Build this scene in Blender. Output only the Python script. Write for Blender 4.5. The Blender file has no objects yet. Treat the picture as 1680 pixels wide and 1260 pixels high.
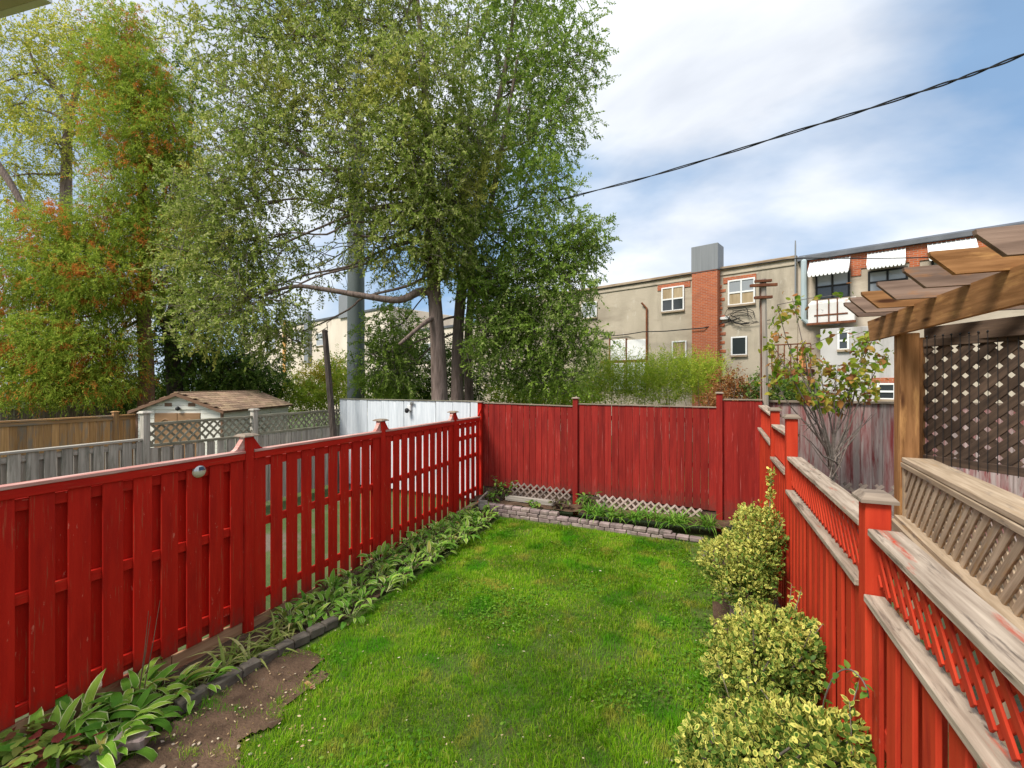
import bpy, math, random
import numpy as np
from mathutils import Vector, Matrix
random.seed(7)
RS = np.random.RandomState(11)
R = math.radians
scene = bpy.context.scene
COL = scene.collection

# ------------------------------------------------------------------ camera
CAM_H = 2.75
YAW = math.atan(307 / 740)                 # the lens looks a little to the west of the yard's axis
CS, SN = math.cos(YAW), math.sin(YAW)
cam_data = bpy.data.cameras.new('camera')
cam_data.sensor_width = 36.0
cam_data.lens = 36.0 * 740 / 1680
cam_data.clip_start = 0.05
cam_data.clip_end = 2000
cam = bpy.data.objects.new('camera', cam_data)
COL.objects.link(cam)
cam.location = (0, 0, CAM_H)
cam.rotation_euler = (R(90), 0, YAW)
scene.camera = cam

# ------------------------------------------------------------------ sky and sun (bright, broken cloud)
SUN_EL, SUN_AZ = R(50), R(208)             # azimuth clockwise from +Y: high in the south-west, over the viewer's left shoulder
world = bpy.data.worlds.new('World')
scene.world = world
world.use_nodes = True
wt = world.node_tree
for n in list(wt.nodes):
    wt.nodes.remove(n)
def wn(t, **k):
    n = wt.nodes.new(t)
    for a, b in k.items():
        setattr(n, a, b)
    return n
wl = wt.links.new
wout = wn('ShaderNodeOutputWorld')
sky = wn('ShaderNodeTexSky', sky_type='NISHITA', sun_disc=False, sun_elevation=SUN_EL, sun_rotation=SUN_AZ, air_density=1.0, dust_density=0.6, ozone_density=2.2)
bg_sky = wn('ShaderNodeBackground'); bg_sky.inputs['Strength'].default_value = 0.075
wl(sky.outputs[0], bg_sky.inputs['Color'])
tc = wn('ShaderNodeTexCoord')
sep = wn('ShaderNodeSeparateXYZ'); wl(tc.outputs['Generated'], sep.inputs[0])
def wm(op, a, b=None):
    n = wn('ShaderNodeMath', operation=op)
    for i, v in enumerate((a, b)):
        if v is None: continue
        if isinstance(v, (int, float)): n.inputs[i].default_value = v
        else: wl(v, n.inputs[i])
    return n.outputs[0]
zz = wm('ADD', wm('MAXIMUM', sep.outputs[2], 0.0), 0.55)
comb = wn('ShaderNodeCombineXYZ')
wl(wm('DIVIDE', sep.outputs[0], zz), comb.inputs[0]); wl(wm('DIVIDE', sep.outputs[1], zz), comb.inputs[1])
mp = wn('ShaderNodeMapping'); mp.inputs['Location'].default_value = (-16.867, 7.827, -4.708); mp.inputs['Rotation'].default_value = (0, 0, R(-35)); mp.inputs['Scale'].default_value = (1.0, 1.6, 1)
wl(comb.outputs[0], mp.inputs[0])
nz = wn('ShaderNodeTexNoise'); nz.inputs['Scale'].default_value = 1.0; nz.inputs['Detail'].default_value = 7; nz.inputs['Roughness'].default_value = 0.52; nz.inputs['Distortion'].default_value = 0.35
wl(mp.outputs[0], nz.inputs['Vector'])
cover = wn('ShaderNodeValToRGB'); cover.color_ramp.interpolation = 'EASE'
cover.color_ramp.elements[0].position = 0.38; cover.color_ramp.elements[0].color = (0, 0, 0, 1)
cover.color_ramp.elements[1].position = 0.60; cover.color_ramp.elements[1].color = (1, 1, 1, 1)
wl(nz.outputs[0], cover.inputs[0])
nz2 = wn('ShaderNodeTexNoise'); nz2.inputs['Scale'].default_value = 1.5; nz2.inputs['Detail'].default_value = 6
wl(mp.outputs[0], nz2.inputs['Vector'])
cl = wn('ShaderNodeValToRGB')
cl.color_ramp.elements[0].position = 0.36; cl.color_ramp.elements[0].color = (0.22, 0.35, 0.53, 1)
cl.color_ramp.elements[1].position = 0.56; cl.color_ramp.elements[1].color = (0.68, 0.70, 0.73, 1)
wl(nz2.outputs[0], cl.inputs[0])
bg_cl = wn('ShaderNodeBackground'); bg_cl.inputs['Strength'].default_value = 1.0
wl(cl.outputs[0], bg_cl.inputs['Color'])
mixw = wn('ShaderNodeMixShader')
wl(wm('ADD', wm('MULTIPLY', cover.outputs[0], 0.40), 0.58), mixw.inputs[0])
wl(bg_sky.outputs[0], mixw.inputs[1]); wl(bg_cl.outputs[0], mixw.inputs[2])
wl(mixw.outputs[0], wout.inputs['Surface'])

sun_data = bpy.data.lights.new('sun', 'SUN')
sun_data.energy = 2.9; sun_data.angle = R(18); sun_data.color = (1.0, 0.95, 0.86)
sun = bpy.data.objects.new('sun', sun_data); COL.objects.link(sun)
sd = Vector((math.sin(SUN_AZ) * math.cos(SUN_EL), math.cos(SUN_AZ) * math.cos(SUN_EL), math.sin(SUN_EL)))
sun.rotation_euler = sd.to_track_quat('Z', 'Y').to_euler()
sun.location = sd * 30

vs = scene.view_settings
vs.view_transform = 'Standard'; vs.look = 'None'; vs.gamma = 1.0; vs.use_curve_mapping = False
vs.exposure = 0.76
scene.render.engine = 'CYCLES'
scene.cycles.use_denoising = True
scene.cycles.max_bounces = 6; scene.cycles.diffuse_bounces = 3; scene.cycles.glossy_bounces = 2
scene.cycles.transmission_bounces = 4; scene.cycles.transparent_max_bounces = 4
scene.cycles.caustics_reflective = False; scene.cycles.caustics_refractive = False

# ------------------------------------------------------------------ survey helpers (metres in the yard; y runs along the yard, x across)
F_PX = 740.0
def at(px, py, d):
    """the place that lies d metres ahead on the sight line measured at (px, py)"""
    u = (px - 840) / F_PX; v = (630 - py) / F_PX
    return Vector((u * d * CS - d * SN, u * d * SN + d * CS, CAM_H + v * d))
def on_x(px, py, X):
    u = (px - 840) / F_PX
    Y = X * (u * SN + CS) / (u * CS - SN)
    return at(px, py, -X * SN + Y * CS)
def on_y(px, py, Y):
    u = (px - 840) / F_PX
    X = Y * (u * CS - SN) / (u * SN + CS)
    return at(px, py, -X * SN + Y * CS)
def on_z(px, py, z):
    return at(px, py, (CAM_H - z) * F_PX / (py - 630))

# ------------------------------------------------------------------ object helpers
def tag(o, label=None, cat=None, group=None, kind=None):
    if label: o['label'] = label
    if cat: o['category'] = cat
    if group: o['group'] = group
    if kind: o['kind'] = kind
    return o
def thing(name, label, cat, loc=(0, 0, 0), rz=0.0, group=None):
    o = bpy.data.objects.new(name, None)
    o.empty_display_size = 0.1
    COL.objects.link(o)
    o.location = loc; o.rotation_euler = (0, 0, rz)
    if rz: o['own_frame'] = 1
    return tag(o, label, cat, group)
def mesh_obj(name, me, parent=None, mat=None, M=None, root=None):
    """parent: the thing or part; root: an ancestor whose frame the matrix M is expressed against (world by default)"""
    o = bpy.data.objects.new(name, me)
    COL.objects.link(o)
    if mat is not None and not me.materials:
        me.materials.append(mat)
    if parent is not None:
        o.parent = parent
    if M is not None:
        o.matrix_basis = M
    return o
_cache = {}
def cham_box(lx, ly, lz, c):
    """box of 44 triangles with chamfered edges, centred"""
    v = []; f = []
    idx = {}
    for sx in (-1, 1):
        for sy in (-1, 1):
            for sz in (-1, 1):
                for ax in range(3):
                    p = [sx * lx / 2, sy * ly / 2, sz * lz / 2]
                    for a2 in range(3):
                        if a2 != ax:
                            p[a2] -= (sx, sy, sz)[a2] * c
                    idx[(sx, sy, sz, ax)] = len(v); v.append(p)
    for ax in range(3):
        o1, o2 = [a for a in range(3) if a != ax]
        for s in (-1, 1):
            def key(a, b):
                k = [0, 0, 0]; k[ax] = s; k[o1] = a; k[o2] = b
                return idx[(k[0], k[1], k[2], ax)]
            q = [key(-1, -1), key(1, -1), key(1, 1), key(-1, 1)]
            f.append(q)
    for ax in range(3):            # edges running along ax
        o1, o2 = [a for a in range(3) if a != ax]
        for a in (-1, 1):
            for b in (-1, 1):
                def key(s, which):
                    k = [0, 0, 0]; k[ax] = s; k[o1] = a; k[o2] = b
                    return idx[(k[0], k[1], k[2], which)]
                f.append([key(-1, o1), key(1, o1), key(1, o2), key(-1, o2)])
    for sx in (-1, 1):
        for sy in (-1, 1):
            for sz in (-1, 1):
                f.append([idx[(sx, sy, sz, 0)], idx[(sx, sy, sz, 1)], idx[(sx, sy, sz, 2)]])
    return v, f
def fix_normals(me):
    import bmesh
    bm = bmesh.new(); bm.from_mesh(me)
    bmesh.ops.recalc_face_normals(bm, faces=bm.faces[:])
    bm.to_mesh(me); bm.free()
def bar_mesh(lx, ly, lz, mat, c):
    k = (round(lx, 3), round(ly, 3), round(lz, 3), mat.name, c)
    if k not in _cache:
        v, f = cham_box(lx, ly, lz, min(c, ly * 0.3, lz * 0.3, lx * 0.3))
        me = bpy.data.meshes.new('bar'); me.from_pydata(v, [], f); me.update()
        fix_normals(me)
        me.materials.append(mat)
        _cache[k] = me
    return _cache[k]
def frame_of(p0, p1, up, roll=0.0):
    x = (p1 - p0).normalized()
    z = (up - x * up.dot(x))
    if z.length < 1e-5:
        z = Vector((1, 0, 0)) - x * x.x
    z.normalize()
    y = z.cross(x)
    M = Matrix((x, y, z)).transposed().to_4x4()
    M.translation = (p0 + p1) / 2
    if roll: M = M @ Matrix.Rotation(roll, 4, 'X')
    return M
def bar(name, p0, p1, w, t, up, mat, parent=None, c=0.003, roll=0.0):
    """a straight timber from p0 to p1 (world, or the thing's frame when the thing is turned); w across, t along up"""
    p0 = Vector(p0); p1 = Vector(p1); up = Vector(up)
    me = bar_mesh((p1 - p0).length, w, t, mat, c)
    M = frame_of(p0, p1, up, roll)
    if parent is not None:
        M = LOCAL(parent) @ M
    return mesh_obj(name, me, parent, None, M)
def LOCAL(parent):
    """turned things are built in their own frame, unturned ones in yard coordinates"""
    w = Matrix.Identity(4); p = parent
    while p is not None:
        if not (p.parent is None and p.get('own_frame')):
            w = p.matrix_basis @ w
        p = p.parent
    return w.inverted()

class MB:
    def __init__(s): s.v = []; s.f = []
    def add(s, v, f):
        b = len(s.v); s.v += [tuple(p) for p in v]; s.f += [[i + b for i in q] for q in f]; return s
    def box(s, a, b, c=0.0):
        a = Vector(a); b = Vector(b); ctr = (a + b) / 2; d = b - a
        d = Vector((abs(d.x), abs(d.y), abs(d.z)))
        if c:
            v, f = cham_box(d.x, d.y, d.z, min(c, d.x * .3, d.y * .3, d.z * .3))
            return s.add([Vector(p) + ctr for p in v], f)
        h = d / 2
        v = [ctr + Vector((sx * h.x, sy * h.y, sz * h.z)) for sx in (-1, 1) for sy in (-1, 1) for sz in (-1, 1)]
        return s.add(v, [[0, 1, 3, 2], [4, 6, 7, 5], [0, 4, 5, 1], [2, 3, 7, 6], [0, 2, 6, 4], [1, 5, 7, 3]])
    def prism(s, pts, off):
        """polygon pts extruded by vector off"""
        n = len(pts); off = Vector(off)
        v = [Vector(p) for p in pts] + [Vector(p) + off for p in pts]
        f = [list(range(n))[::-1], list(range(n, 2 * n))] + [[i, (i + 1) % n, n + (i + 1) % n, n + i] for i in range(n)]
        return s.add(v, f)
    def tube(s, pts, rad, n=8, cap=True):
        pts = [Vector(p) for p in pts]
        if not hasattr(rad, '__len__'): rad = [rad] * len(pts)
        v = []; f = []
        ref = Vector((0.31, 0.12, 0.94)).normalized()
        for i, p in enumerate(pts):
            d = (pts[min(i + 1, len(pts) - 1)] - pts[max(i - 1, 0)]).normalized()
            a = d.cross(ref)
            if a.length < 0.15: a = d.cross(Vector((1, 0.2, 0)))
            a.normalize(); b = d.cross(a)
            for k in range(n):
                t = 2 * math.pi * k / n
                v.append(p + (a * math.cos(t) + b * math.sin(t)) * rad[i])
        for i in range(len(pts) - 1):
            for k in range(n):
                f.append([i * n + k, i * n + (k + 1) % n, (i + 1) * n + (k + 1) % n, (i + 1) * n + k])
        if cap:
            f.append(list(range(n))[::-1]); f.append([(len(pts) - 1) * n + k for k in range(n)])
        return s.add(v, f)
    def lathe(s, prof, n=16, ctr=(0, 0, 0)):
        c = Vector(ctr); v = []; f = []
        for r, z in prof:
            for k in range(n):
                t = 2 * math.pi * k / n
                v.append(c + Vector((r * math.cos(t), r * math.sin(t), z)))
        for i in range(len(prof) - 1):
            for k in range(n):
                f.append([i * n + k, i * n + (k + 1) % n, (i + 1) * n + (k + 1) % n, (i + 1) * n + k])
        f.append(list(range(n))[::-1]); f.append([(len(prof) - 1) * n + k for k in range(n)])
        return s.add(v, f)
    def build(s, name, mat, parent=None, smooth=False, world=True, M=None):
        me = bpy.data.meshes.new(name); me.from_pydata(s.v, [], s.f); me.update()
        fix_normals(me)
        if smooth:
            me.polygons.foreach_set('use_smooth', [True] * len(me.polygons))
        me.materials.append(mat)
        o = bpy.data.objects.new(name, me); COL.objects.link(o)
        if parent is not None:
            o.parent = parent
            if world: o.matrix_basis = LOCAL(parent)
        if M is not None: o.matrix_basis = M
        return o

# ------------------------------------------------------------------ materials
def nodes(name):
    m = bpy.data.materials.new(name); m.use_nodes = True
    nt = m.node_tree
    for n in list(nt.nodes): nt.nodes.remove(n)
    out = nt.nodes.new('ShaderNodeOutputMaterial')
    return m, nt, out
def nd(nt, t, inputs=None, **k):
    n = nt.nodes.new(t)
    for a, b in k.items(): setattr(n, a, b)
    for a, b in (inputs or {}).items():
        if hasattr(b, 'is_output') or isinstance(b, bpy.types.NodeSocket): nt.links.new(b, n.inputs[a])
        else: n.inputs[a].default_value = b
    return n
def c4(c): return (c[0], c[1], c[2], 1)
def ramp(nt, fac, stops, interp='LINEAR'):
    r = nt.nodes.new('ShaderNodeValToRGB'); r.color_ramp.interpolation = interp
    e = r.color_ramp.elements
    while len(e) < len(stops): e.new(0.5)
    for i, (p, c) in enumerate(stops):
        e[i].position = p; e[i].color = c4(c) if hasattr(c, '__len__') else (c, c, c, 1)
    nt.links.new(fac, r.inputs[0])
    return r.outputs[0]
def mixc(nt, fac, a, b, mode='MIX'):
    n = nt.nodes.new('ShaderNodeMix'); n.data_type = 'RGBA'; n.blend_type = mode
    for sock, v in ((n.inputs[0], fac), (n.inputs[6], a), (n.inputs[7], b)):
        if isinstance(v, bpy.types.NodeSocket): nt.links.new(v, sock)
        elif hasattr(v, '__len__'): sock.default_value = c4(v)
        else: sock.default_value = v
    return n.outputs[2]
def math_(nt, op, a, b=0.0):
    n = nt.nodes.new('ShaderNodeMath'); n.operation = op
    for i, v in enumerate((a, b)):
        if isinstance(v, bpy.types.NodeSocket): nt.links.new(v, n.inputs[i])
        else: n.inputs[i].default_value = v
    return n.outputs[0]
def surf(name, c1, c2, sc=(3, 3, 3), detail=6, rough=0.75, bump=0.3, bscale=None, rand=0.15, patches=(), spec=0.3, hue=0.0, coords='Object', bdist=0.01, metal=0.0, knots=None, mud=None):
    """patches: (colour, scale xyz, low, high) - stains, wear and flaking with shapes of their own"""
    m, nt, out = nodes(name)
    tcn = nd(nt, 'ShaderNodeTexCoord'); oi = nd(nt, 'ShaderNodeObjectInfo')
    off = nd(nt, 'ShaderNodeVectorMath', {0: oi.outputs['Random'], 1: (37.0, 61.0, 17.0)}, operation='MULTIPLY')
    if coords == 'Object':
        vec = nd(nt, 'ShaderNodeVectorMath', {0: tcn.outputs['Object'], 1: off.outputs[0]}, operation='ADD').outputs[0]
    else:
        vec = nd(nt, 'ShaderNodeNewGeometry').outputs['Position']
    def noise(s, det=6, rgh=0.55, dist=0.0):
        mpp = nd(nt, 'ShaderNodeMapping', {0: vec, 'Scale': s})
        return nd(nt, 'ShaderNodeTexNoise', {0: mpp.outputs[0], 'Scale': 1.0, 'Detail': det, 'Roughness': rgh, 'Distortion': dist}).outputs[0]
    n1 = noise(sc, detail)
    col = ramp(nt, n1, [(0.3, c1), (0.7, c2)])
    for (pc, ps, lo, hi) in patches:
        fac = ramp(nt, noise(ps, 7, 0.62), [(lo, 0.0), (hi, 1.0)])
        col = mixc(nt, fac, col, pc)
    if knots:
        kc, ks, kr = knots
        mpp = nd(nt, 'ShaderNodeMapping', {0: vec, 'Scale': ks})
        vo = nd(nt, 'ShaderNodeTexVoronoi', {0: mpp.outputs[0], 'Scale': 1.0})
        fac = ramp(nt, vo.outputs['Distance'], [(kr * 0.5, 1.0), (kr, 0.0)])
        col = mixc(nt, fac, col, kc)
    if mud:       # rain splash and grime on the foot of a board (the timber's own length axis)
        sxx = nd(nt, 'ShaderNodeSeparateXYZ', {0: tcn.outputs['Object']})
        gfac = nd(nt, 'ShaderNodeMapRange', {0: sxx.outputs[0], 1: mud[1], 2: mud[2], 3: 0.0, 4: 1.0}).outputs[0]
        ns = math_(nt, 'ADD', gfac, math_(nt, 'MULTIPLY', math_(nt, 'SUBTRACT', noise((9, 26, 26), 7, 0.65), 0.5), 1.3))
        col = mixc(nt, math_(nt, 'MULTIPLY', ramp(nt, ns, [(0.42, 0.0), (0.95, 1.0)]), 0.7), col, mud[0])
    if rand or hue:
        hs = nd(nt, 'ShaderNodeHueSaturation', {'Color': col})
        mr = nd(nt, 'ShaderNodeMapRange', {0: oi.outputs['Random'], 3: 1 - rand, 4: 1 + rand})
        nt.links.new(mr.outputs[0], hs.inputs['Value'])
        if hue:
            r2 = math_(nt, 'FRACT', math_(nt, 'MULTIPLY', oi.outputs['Random'], 17.3))
            mr2 = nd(nt, 'ShaderNodeMapRange', {0: r2, 3: 0.5 - hue, 4: 0.5 + hue}); nt.links.new(mr2.outputs[0], hs.inputs['Hue'])
        col = hs.outputs[0]
    b = nd(nt, 'ShaderNodeBsdfPrincipled', {'Base Color': col, 'Roughness': rough, 'Specular IOR Level': spec, 'Metallic': metal})
    if bump:
        bn = noise(bscale or tuple(x * 3 for x in sc), 5)
        bp = nd(nt, 'ShaderNodeBump', {'Strength': bump, 'Distance': bdist, 'Height': bn})
        nt.links.new(bp.outputs[0], b.inputs['Normal'])
    nt.links.new(b.outputs[0], out.inputs[0])
    return m
def leafmat(name, stops, patch=None, transl=0.35, rough=0.65, margin=None, spec=0.07, patch2=None):
    """stops: leaf colours by a random value of each leaf; patch: (colour, scale, lo, hi) whole sprays of another colour; margin: (colour, from) a pale leaf edge"""
    m, nt, out = nodes(name)
    g = nd(nt, 'ShaderNodeNewGeometry')
    rnd = g.outputs['Random Per Island']
    col = ramp(nt, rnd, stops)
    for p in (patch, patch2):
        if p:
            n = nd(nt, 'ShaderNodeTexNoise', {0: g.outputs['Position'], 'Scale': p[1], 'Detail': 3.0})
            nn = math_(nt, 'ADD', n.outputs[0], math_(nt, 'MULTIPLY', math_(nt, 'SUBTRACT', rnd, 0.5), 0.07))
            col = mixc(nt, ramp(nt, nn, [(p[2], 0.0), (p[3], 1.0)]), col, p[0])
    if margin:
        uv = nd(nt, 'ShaderNodeUVMap')
        s2 = nd(nt, 'ShaderNodeSeparateXYZ', {0: uv.outputs[0]})
        nn = nd(nt, 'ShaderNodeTexNoise', {0: g.outputs['Position'], 'Scale': 60.0})
        e = math_(nt, 'ADD', s2.outputs[0], math_(nt, 'MULTIPLY', math_(nt, 'SUBTRACT', nn.outputs[0], 0.5), 1.0))
        r3 = math_(nt, 'FRACT', math_(nt, 'MULTIPLY', rnd, 23.7))
        e = math_(nt, 'ADD', e, math_(nt, 'MULTIPLY', math_(nt, 'SUBTRACT', r3, 0.5), 0.9))
        col = mixc(nt, ramp(nt, e, [(margin[1] - 0.06, 0.0), (min(margin[1] + 0.16, 1.0), 1.0)]), col, margin[0])
    b = nd(nt, 'ShaderNodeBsdfPrincipled', {'Base Color': col, 'Roughness': rough, 'Specular IOR Level': spec})
    t = nd(nt, 'ShaderNodeBsdfTranslucent', {'Color': col})
    mx = nd(nt, 'ShaderNodeMixShader', {0: transl, 1: b.outputs[0], 2: t.outputs[0]})
    nt.links.new(mx.outputs[0], out.inputs[0])
    return m
def glass_mat(name, tint=(0.05, 0.06, 0.07), rough=0.05):
    m, nt, out = nodes(name)
    b = nd(nt, 'ShaderNodeBsdfPrincipled', {'Base Color': c4(tint), 'Roughness': rough, 'Specular IOR Level': 0.8})
    nt.links.new(b.outputs[0], out.inputs[0])
    return m

G = (2, 40, 40)       # grain: along the timber's length
M = {}
M['red'] = surf('red_fence_paint', (0.44, 0.013, 0.007), (0.54, 0.020, 0.010), sc=(2, 18, 18), spec=0.12, rough=0.6, bump=0.35, bscale=(3, 60, 60), rand=0.10,
                patches=[((0.62, 0.16, 0.11), (9, 30, 30), 0.655, 0.70), ((0.36, 0.012, 0.008), (1.2, 5, 5), 0.5, 0.72), ((0.42, 0.06, 0.03), (3, 60, 60), 0.60, 0.66)], bdist=0.004)
M['red_b'] = surf('red_fence_paint_board', (0.44, 0.013, 0.007), (0.54, 0.020, 0.010), sc=(2, 18, 18), spec=0.12, rough=0.6, bump=0.35, bscale=(3, 60, 60), rand=0.10,
                patches=[((0.62, 0.16, 0.11), (9, 30, 30), 0.655, 0.70), ((0.36, 0.012, 0.008), (1.2, 5, 5), 0.5, 0.72), ((0.42, 0.06, 0.03), (3, 60, 60), 0.60, 0.66)], bdist=0.004, mud=((0.16, 0.045, 0.028), -0.45, -1.0))
M['red_back'] = surf('maroon_fence_stain', (0.20, 0.015, 0.012), (0.31, 0.025, 0.018), spec=0.12, sc=(1.5, 26, 26), rough=0.7, bump=0.5, bscale=(3, 70, 70), rand=0.17,
                     patches=[((0.38, 0.07, 0.06), (4, 30, 30), 0.64, 0.72), ((0.17, 0.014, 0.012), (1.0, 6, 6), 0.50, 0.72), ((0.42, 0.12, 0.10), (1.2, 40, 40), 0.62, 0.70)], bdist=0.004)
M['red_back_b'] = surf('maroon_fence_stain_board', (0.20, 0.015, 0.012), (0.31, 0.025, 0.018), spec=0.12, sc=(1.5, 26, 26), rough=0.7, bump=0.5, bscale=(3, 70, 70), rand=0.17,
                     patches=[((0.38, 0.07, 0.06), (4, 30, 30), 0.64, 0.72), ((0.17, 0.014, 0.012), (1.0, 6, 6), 0.50, 0.72), ((0.42, 0.12, 0.10), (1.2, 40, 40), 0.62, 0.70)], bdist=0.004, mud=((0.11, 0.035, 0.026), -0.40, -1.0))
M['red_side'] = surf('orange_red_fence_paint', (0.40, 0.032, 0.013), (0.50, 0.048, 0.019), sc=(2, 20, 20), spec=0.12, rough=0.7, bump=0.45, bscale=(3, 60, 60), rand=0.10,
                     patches=[((0.38, 0.15, 0.10), (7, 34, 34), 0.67, 0.73), ((0.30, 0.022, 0.012), (1.2, 9, 9), 0.52, 0.7)], bdist=0.004)
M['red_side_b'] = surf('orange_red_fence_paint_board', (0.40, 0.032, 0.013), (0.50, 0.048, 0.019), sc=(2, 20, 20), spec=0.12, rough=0.7, bump=0.45, bscale=(3, 60, 60), rand=0.10,
                     patches=[((0.38, 0.15, 0.10), (7, 34, 34), 0.67, 0.73), ((0.30, 0.022, 0.012), (1.2, 9, 9), 0.52, 0.7)], bdist=0.004, mud=((0.15, 0.04, 0.025), -0.30, -0.9))
M['red_top'] = surf('faded_red_cap_paint', (0.44, 0.14, 0.11), (0.66, 0.46, 0.40), sc=(2, 22, 22), rough=0.8, bump=0.4, bscale=(3, 60, 60), rand=0.05, bdist=0.004)
M['cap'] = surf('weathered_cap_timber', (0.22, 0.16, 0.115), (0.52, 0.42, 0.325), sc=(2.2, 34, 34), rough=0.85, bump=0.6, bscale=(3, 80, 80), rand=0.10,
                patches=[((0.40, 0.10, 0.06), (3, 16, 16), 0.60, 0.70), ((0.12, 0.09, 0.068), (3, 26, 26), 0.56, 0.68), ((0.10, 0.07, 0.05), (9, 22, 22), 0.66, 0.72)], bdist=0.005)
M['capgrey'] = surf('grey_post_cap_timber', (0.16, 0.12, 0.09), (0.32, 0.25, 0.19), sc=(3, 30, 30), rough=0.85, bump=0.5, rand=0.15, bdist=0.004)
M['raw'] = surf('raw_kick_board_timber', (0.30, 0.15, 0.075), (0.46, 0.27, 0.15), sc=(2, 30, 30), rough=0.8, bump=0.4, rand=0.12, patches=[((0.30, 0.05, 0.03), (3, 9, 9), 0.55, 0.68)], bdist=0.004)
M['grey'] = surf('grey_weathered_fence_timber', (0.25, 0.225, 0.19), (0.52, 0.475, 0.41), sc=(1.6, 30, 30), rough=0.85, bump=0.5, rand=0.2, patches=[((0.12, 0.125, 0.09), (1.5, 8, 8), 0.55, 0.75)], bdist=0.004)
M['grey_lat'] = surf('mossy_lattice_timber', (0.13, 0.125, 0.085), (0.34, 0.31, 0.235), sc=(3, 20, 20), rough=0.9, bump=0.4, rand=0.2, bdist=0.003)
M['brown'] = surf('brown_fence_timber', (0.34, 0.165, 0.062), (0.56, 0.31, 0.135), sc=(1.5, 30, 30), rough=0.8, bump=0.45, rand=0.25, patches=[((0.28, 0.22, 0.17), (1.2, 6, 6), 0.5, 0.65)], bdist=0.004)
M['faded'] = surf('peeling_red_grey_fence_timber', (0.22, 0.17, 0.155), (0.40, 0.32, 0.30), sc=(1.5, 26, 26), rough=0.85, bump=0.5, rand=0.18, patches=[((0.22, 0.055, 0.055), (0.7, 7, 7), 0.44, 0.66), ((0.19, 0.03, 0.03), (1.6, 14, 14), 0.52, 0.66)], bdist=0.004)
M['whitefence'] = surf('pale_painted_fence', (0.52, 0.56, 0.60), (0.70, 0.73, 0.76), sc=(1.5, 20, 20), rough=0.7, bump=0.3, rand=0.06, patches=[((0.42, 0.44, 0.46), (2, 12, 12), 0.6, 0.75)], bdist=0.003)
M['cedar_wood'] = surf('stained_pergola_timber', (0.19, 0.085, 0.030), (0.41, 0.205, 0.085), sc=(2.2, 24, 24), spec=0.15, rough=0.7, bump=0.4, rand=0.10,
                       patches=[((0.58, 0.31, 0.115), (2, 12, 12), 0.55, 0.72), ((0.11, 0.045, 0.020), (3, 16, 16), 0.60, 0.72)], knots=((0.07, 0.025, 0.01), (1.4, 7, 7), 0.16), bdist=0.004)
M['rafter'] = surf('rain_worn_rafter_timber', (0.13, 0.085, 0.065), (0.30, 0.205, 0.155), sc=(2, 26, 26), spec=0.15, rough=0.8, bump=0.4, rand=0.14,
                   patches=[((0.36, 0.17, 0.07), (1.6, 9, 9), 0.58, 0.70), ((0.10, 0.075, 0.075), (2, 14, 14), 0.58, 0.7)], knots=((0.05, 0.025, 0.015), (1.8, 8, 8), 0.18), bdist=0.004)
M['dark_wood'] = surf('dark_screen_timber', (0.055, 0.036, 0.026), (0.14, 0.09, 0.06), sc=(3, 26, 26), rough=0.8, bump=0.4, rand=0.25, bdist=0.003)
M['railwood'] = surf('weathered_railing_timber', (0.30, 0.21, 0.13), (0.56, 0.43, 0.30), sc=(2, 30, 30), rough=0.85, bump=0.5, rand=0.16, patches=[((0.46, 0.27, 0.11), (1.5, 9, 9), 0.58, 0.7), ((0.19, 0.15, 0.12), (3, 16, 16), 0.58, 0.7)], bdist=0.004)
M['paver'] = surf('purple_grey_paver_concrete', (0.19, 0.135, 0.125), (0.37, 0.29, 0.27), sc=(9, 9, 9), rough=0.9, bump=0.6, bscale=(60, 60, 60), rand=0.22, hue=0.02, patches=[((0.13, 0.11, 0.095), (6, 6, 6), 0.55, 0.7)], bdist=0.006)
M['darkpaver'] = surf('damp_dark_paver_concrete', (0.085, 0.072, 0.055), (0.19, 0.16, 0.125), sc=(9, 9, 9), rough=0.85, bump=0.6, bscale=(60, 60, 60), rand=0.2, bdist=0.006)
M['wire'] = surf('black_cable_rubber', (0.012, 0.012, 0.013), (0.02, 0.02, 0.021), rough=0.6, bump=0, rand=0)
M['bark'] = surf('grey_brown_bark', (0.11, 0.078, 0.064), (0.27, 0.20, 0.17), sc=(14, 14, 2.2), rough=0.95, bump=1.0, bscale=(22, 22, 3), rand=0.0, bdist=0.04)
M['bark_dark'] = surf('dark_bark', (0.045, 0.036, 0.03), (0.11, 0.085, 0.07), sc=(14, 14, 2.2), rough=0.95, bump=1.0, bscale=(22, 22, 3), rand=0.0, bdist=0.04)
M['bark_cedar'] = surf('stringy_red_brown_bark', (0.12, 0.065, 0.04), (0.27, 0.16, 0.105), sc=(18, 18, 1.2), rough=0.95, bump=1.0, bscale=(30, 30, 2), rand=0.0, bdist=0.04)
M['twig'] = surf('grey_twig_bark', (0.11, 0.085, 0.07), (0.23, 0.19, 0.165), sc=(20, 20, 20), rough=0.9, bump=0, rand=0.0)

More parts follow.
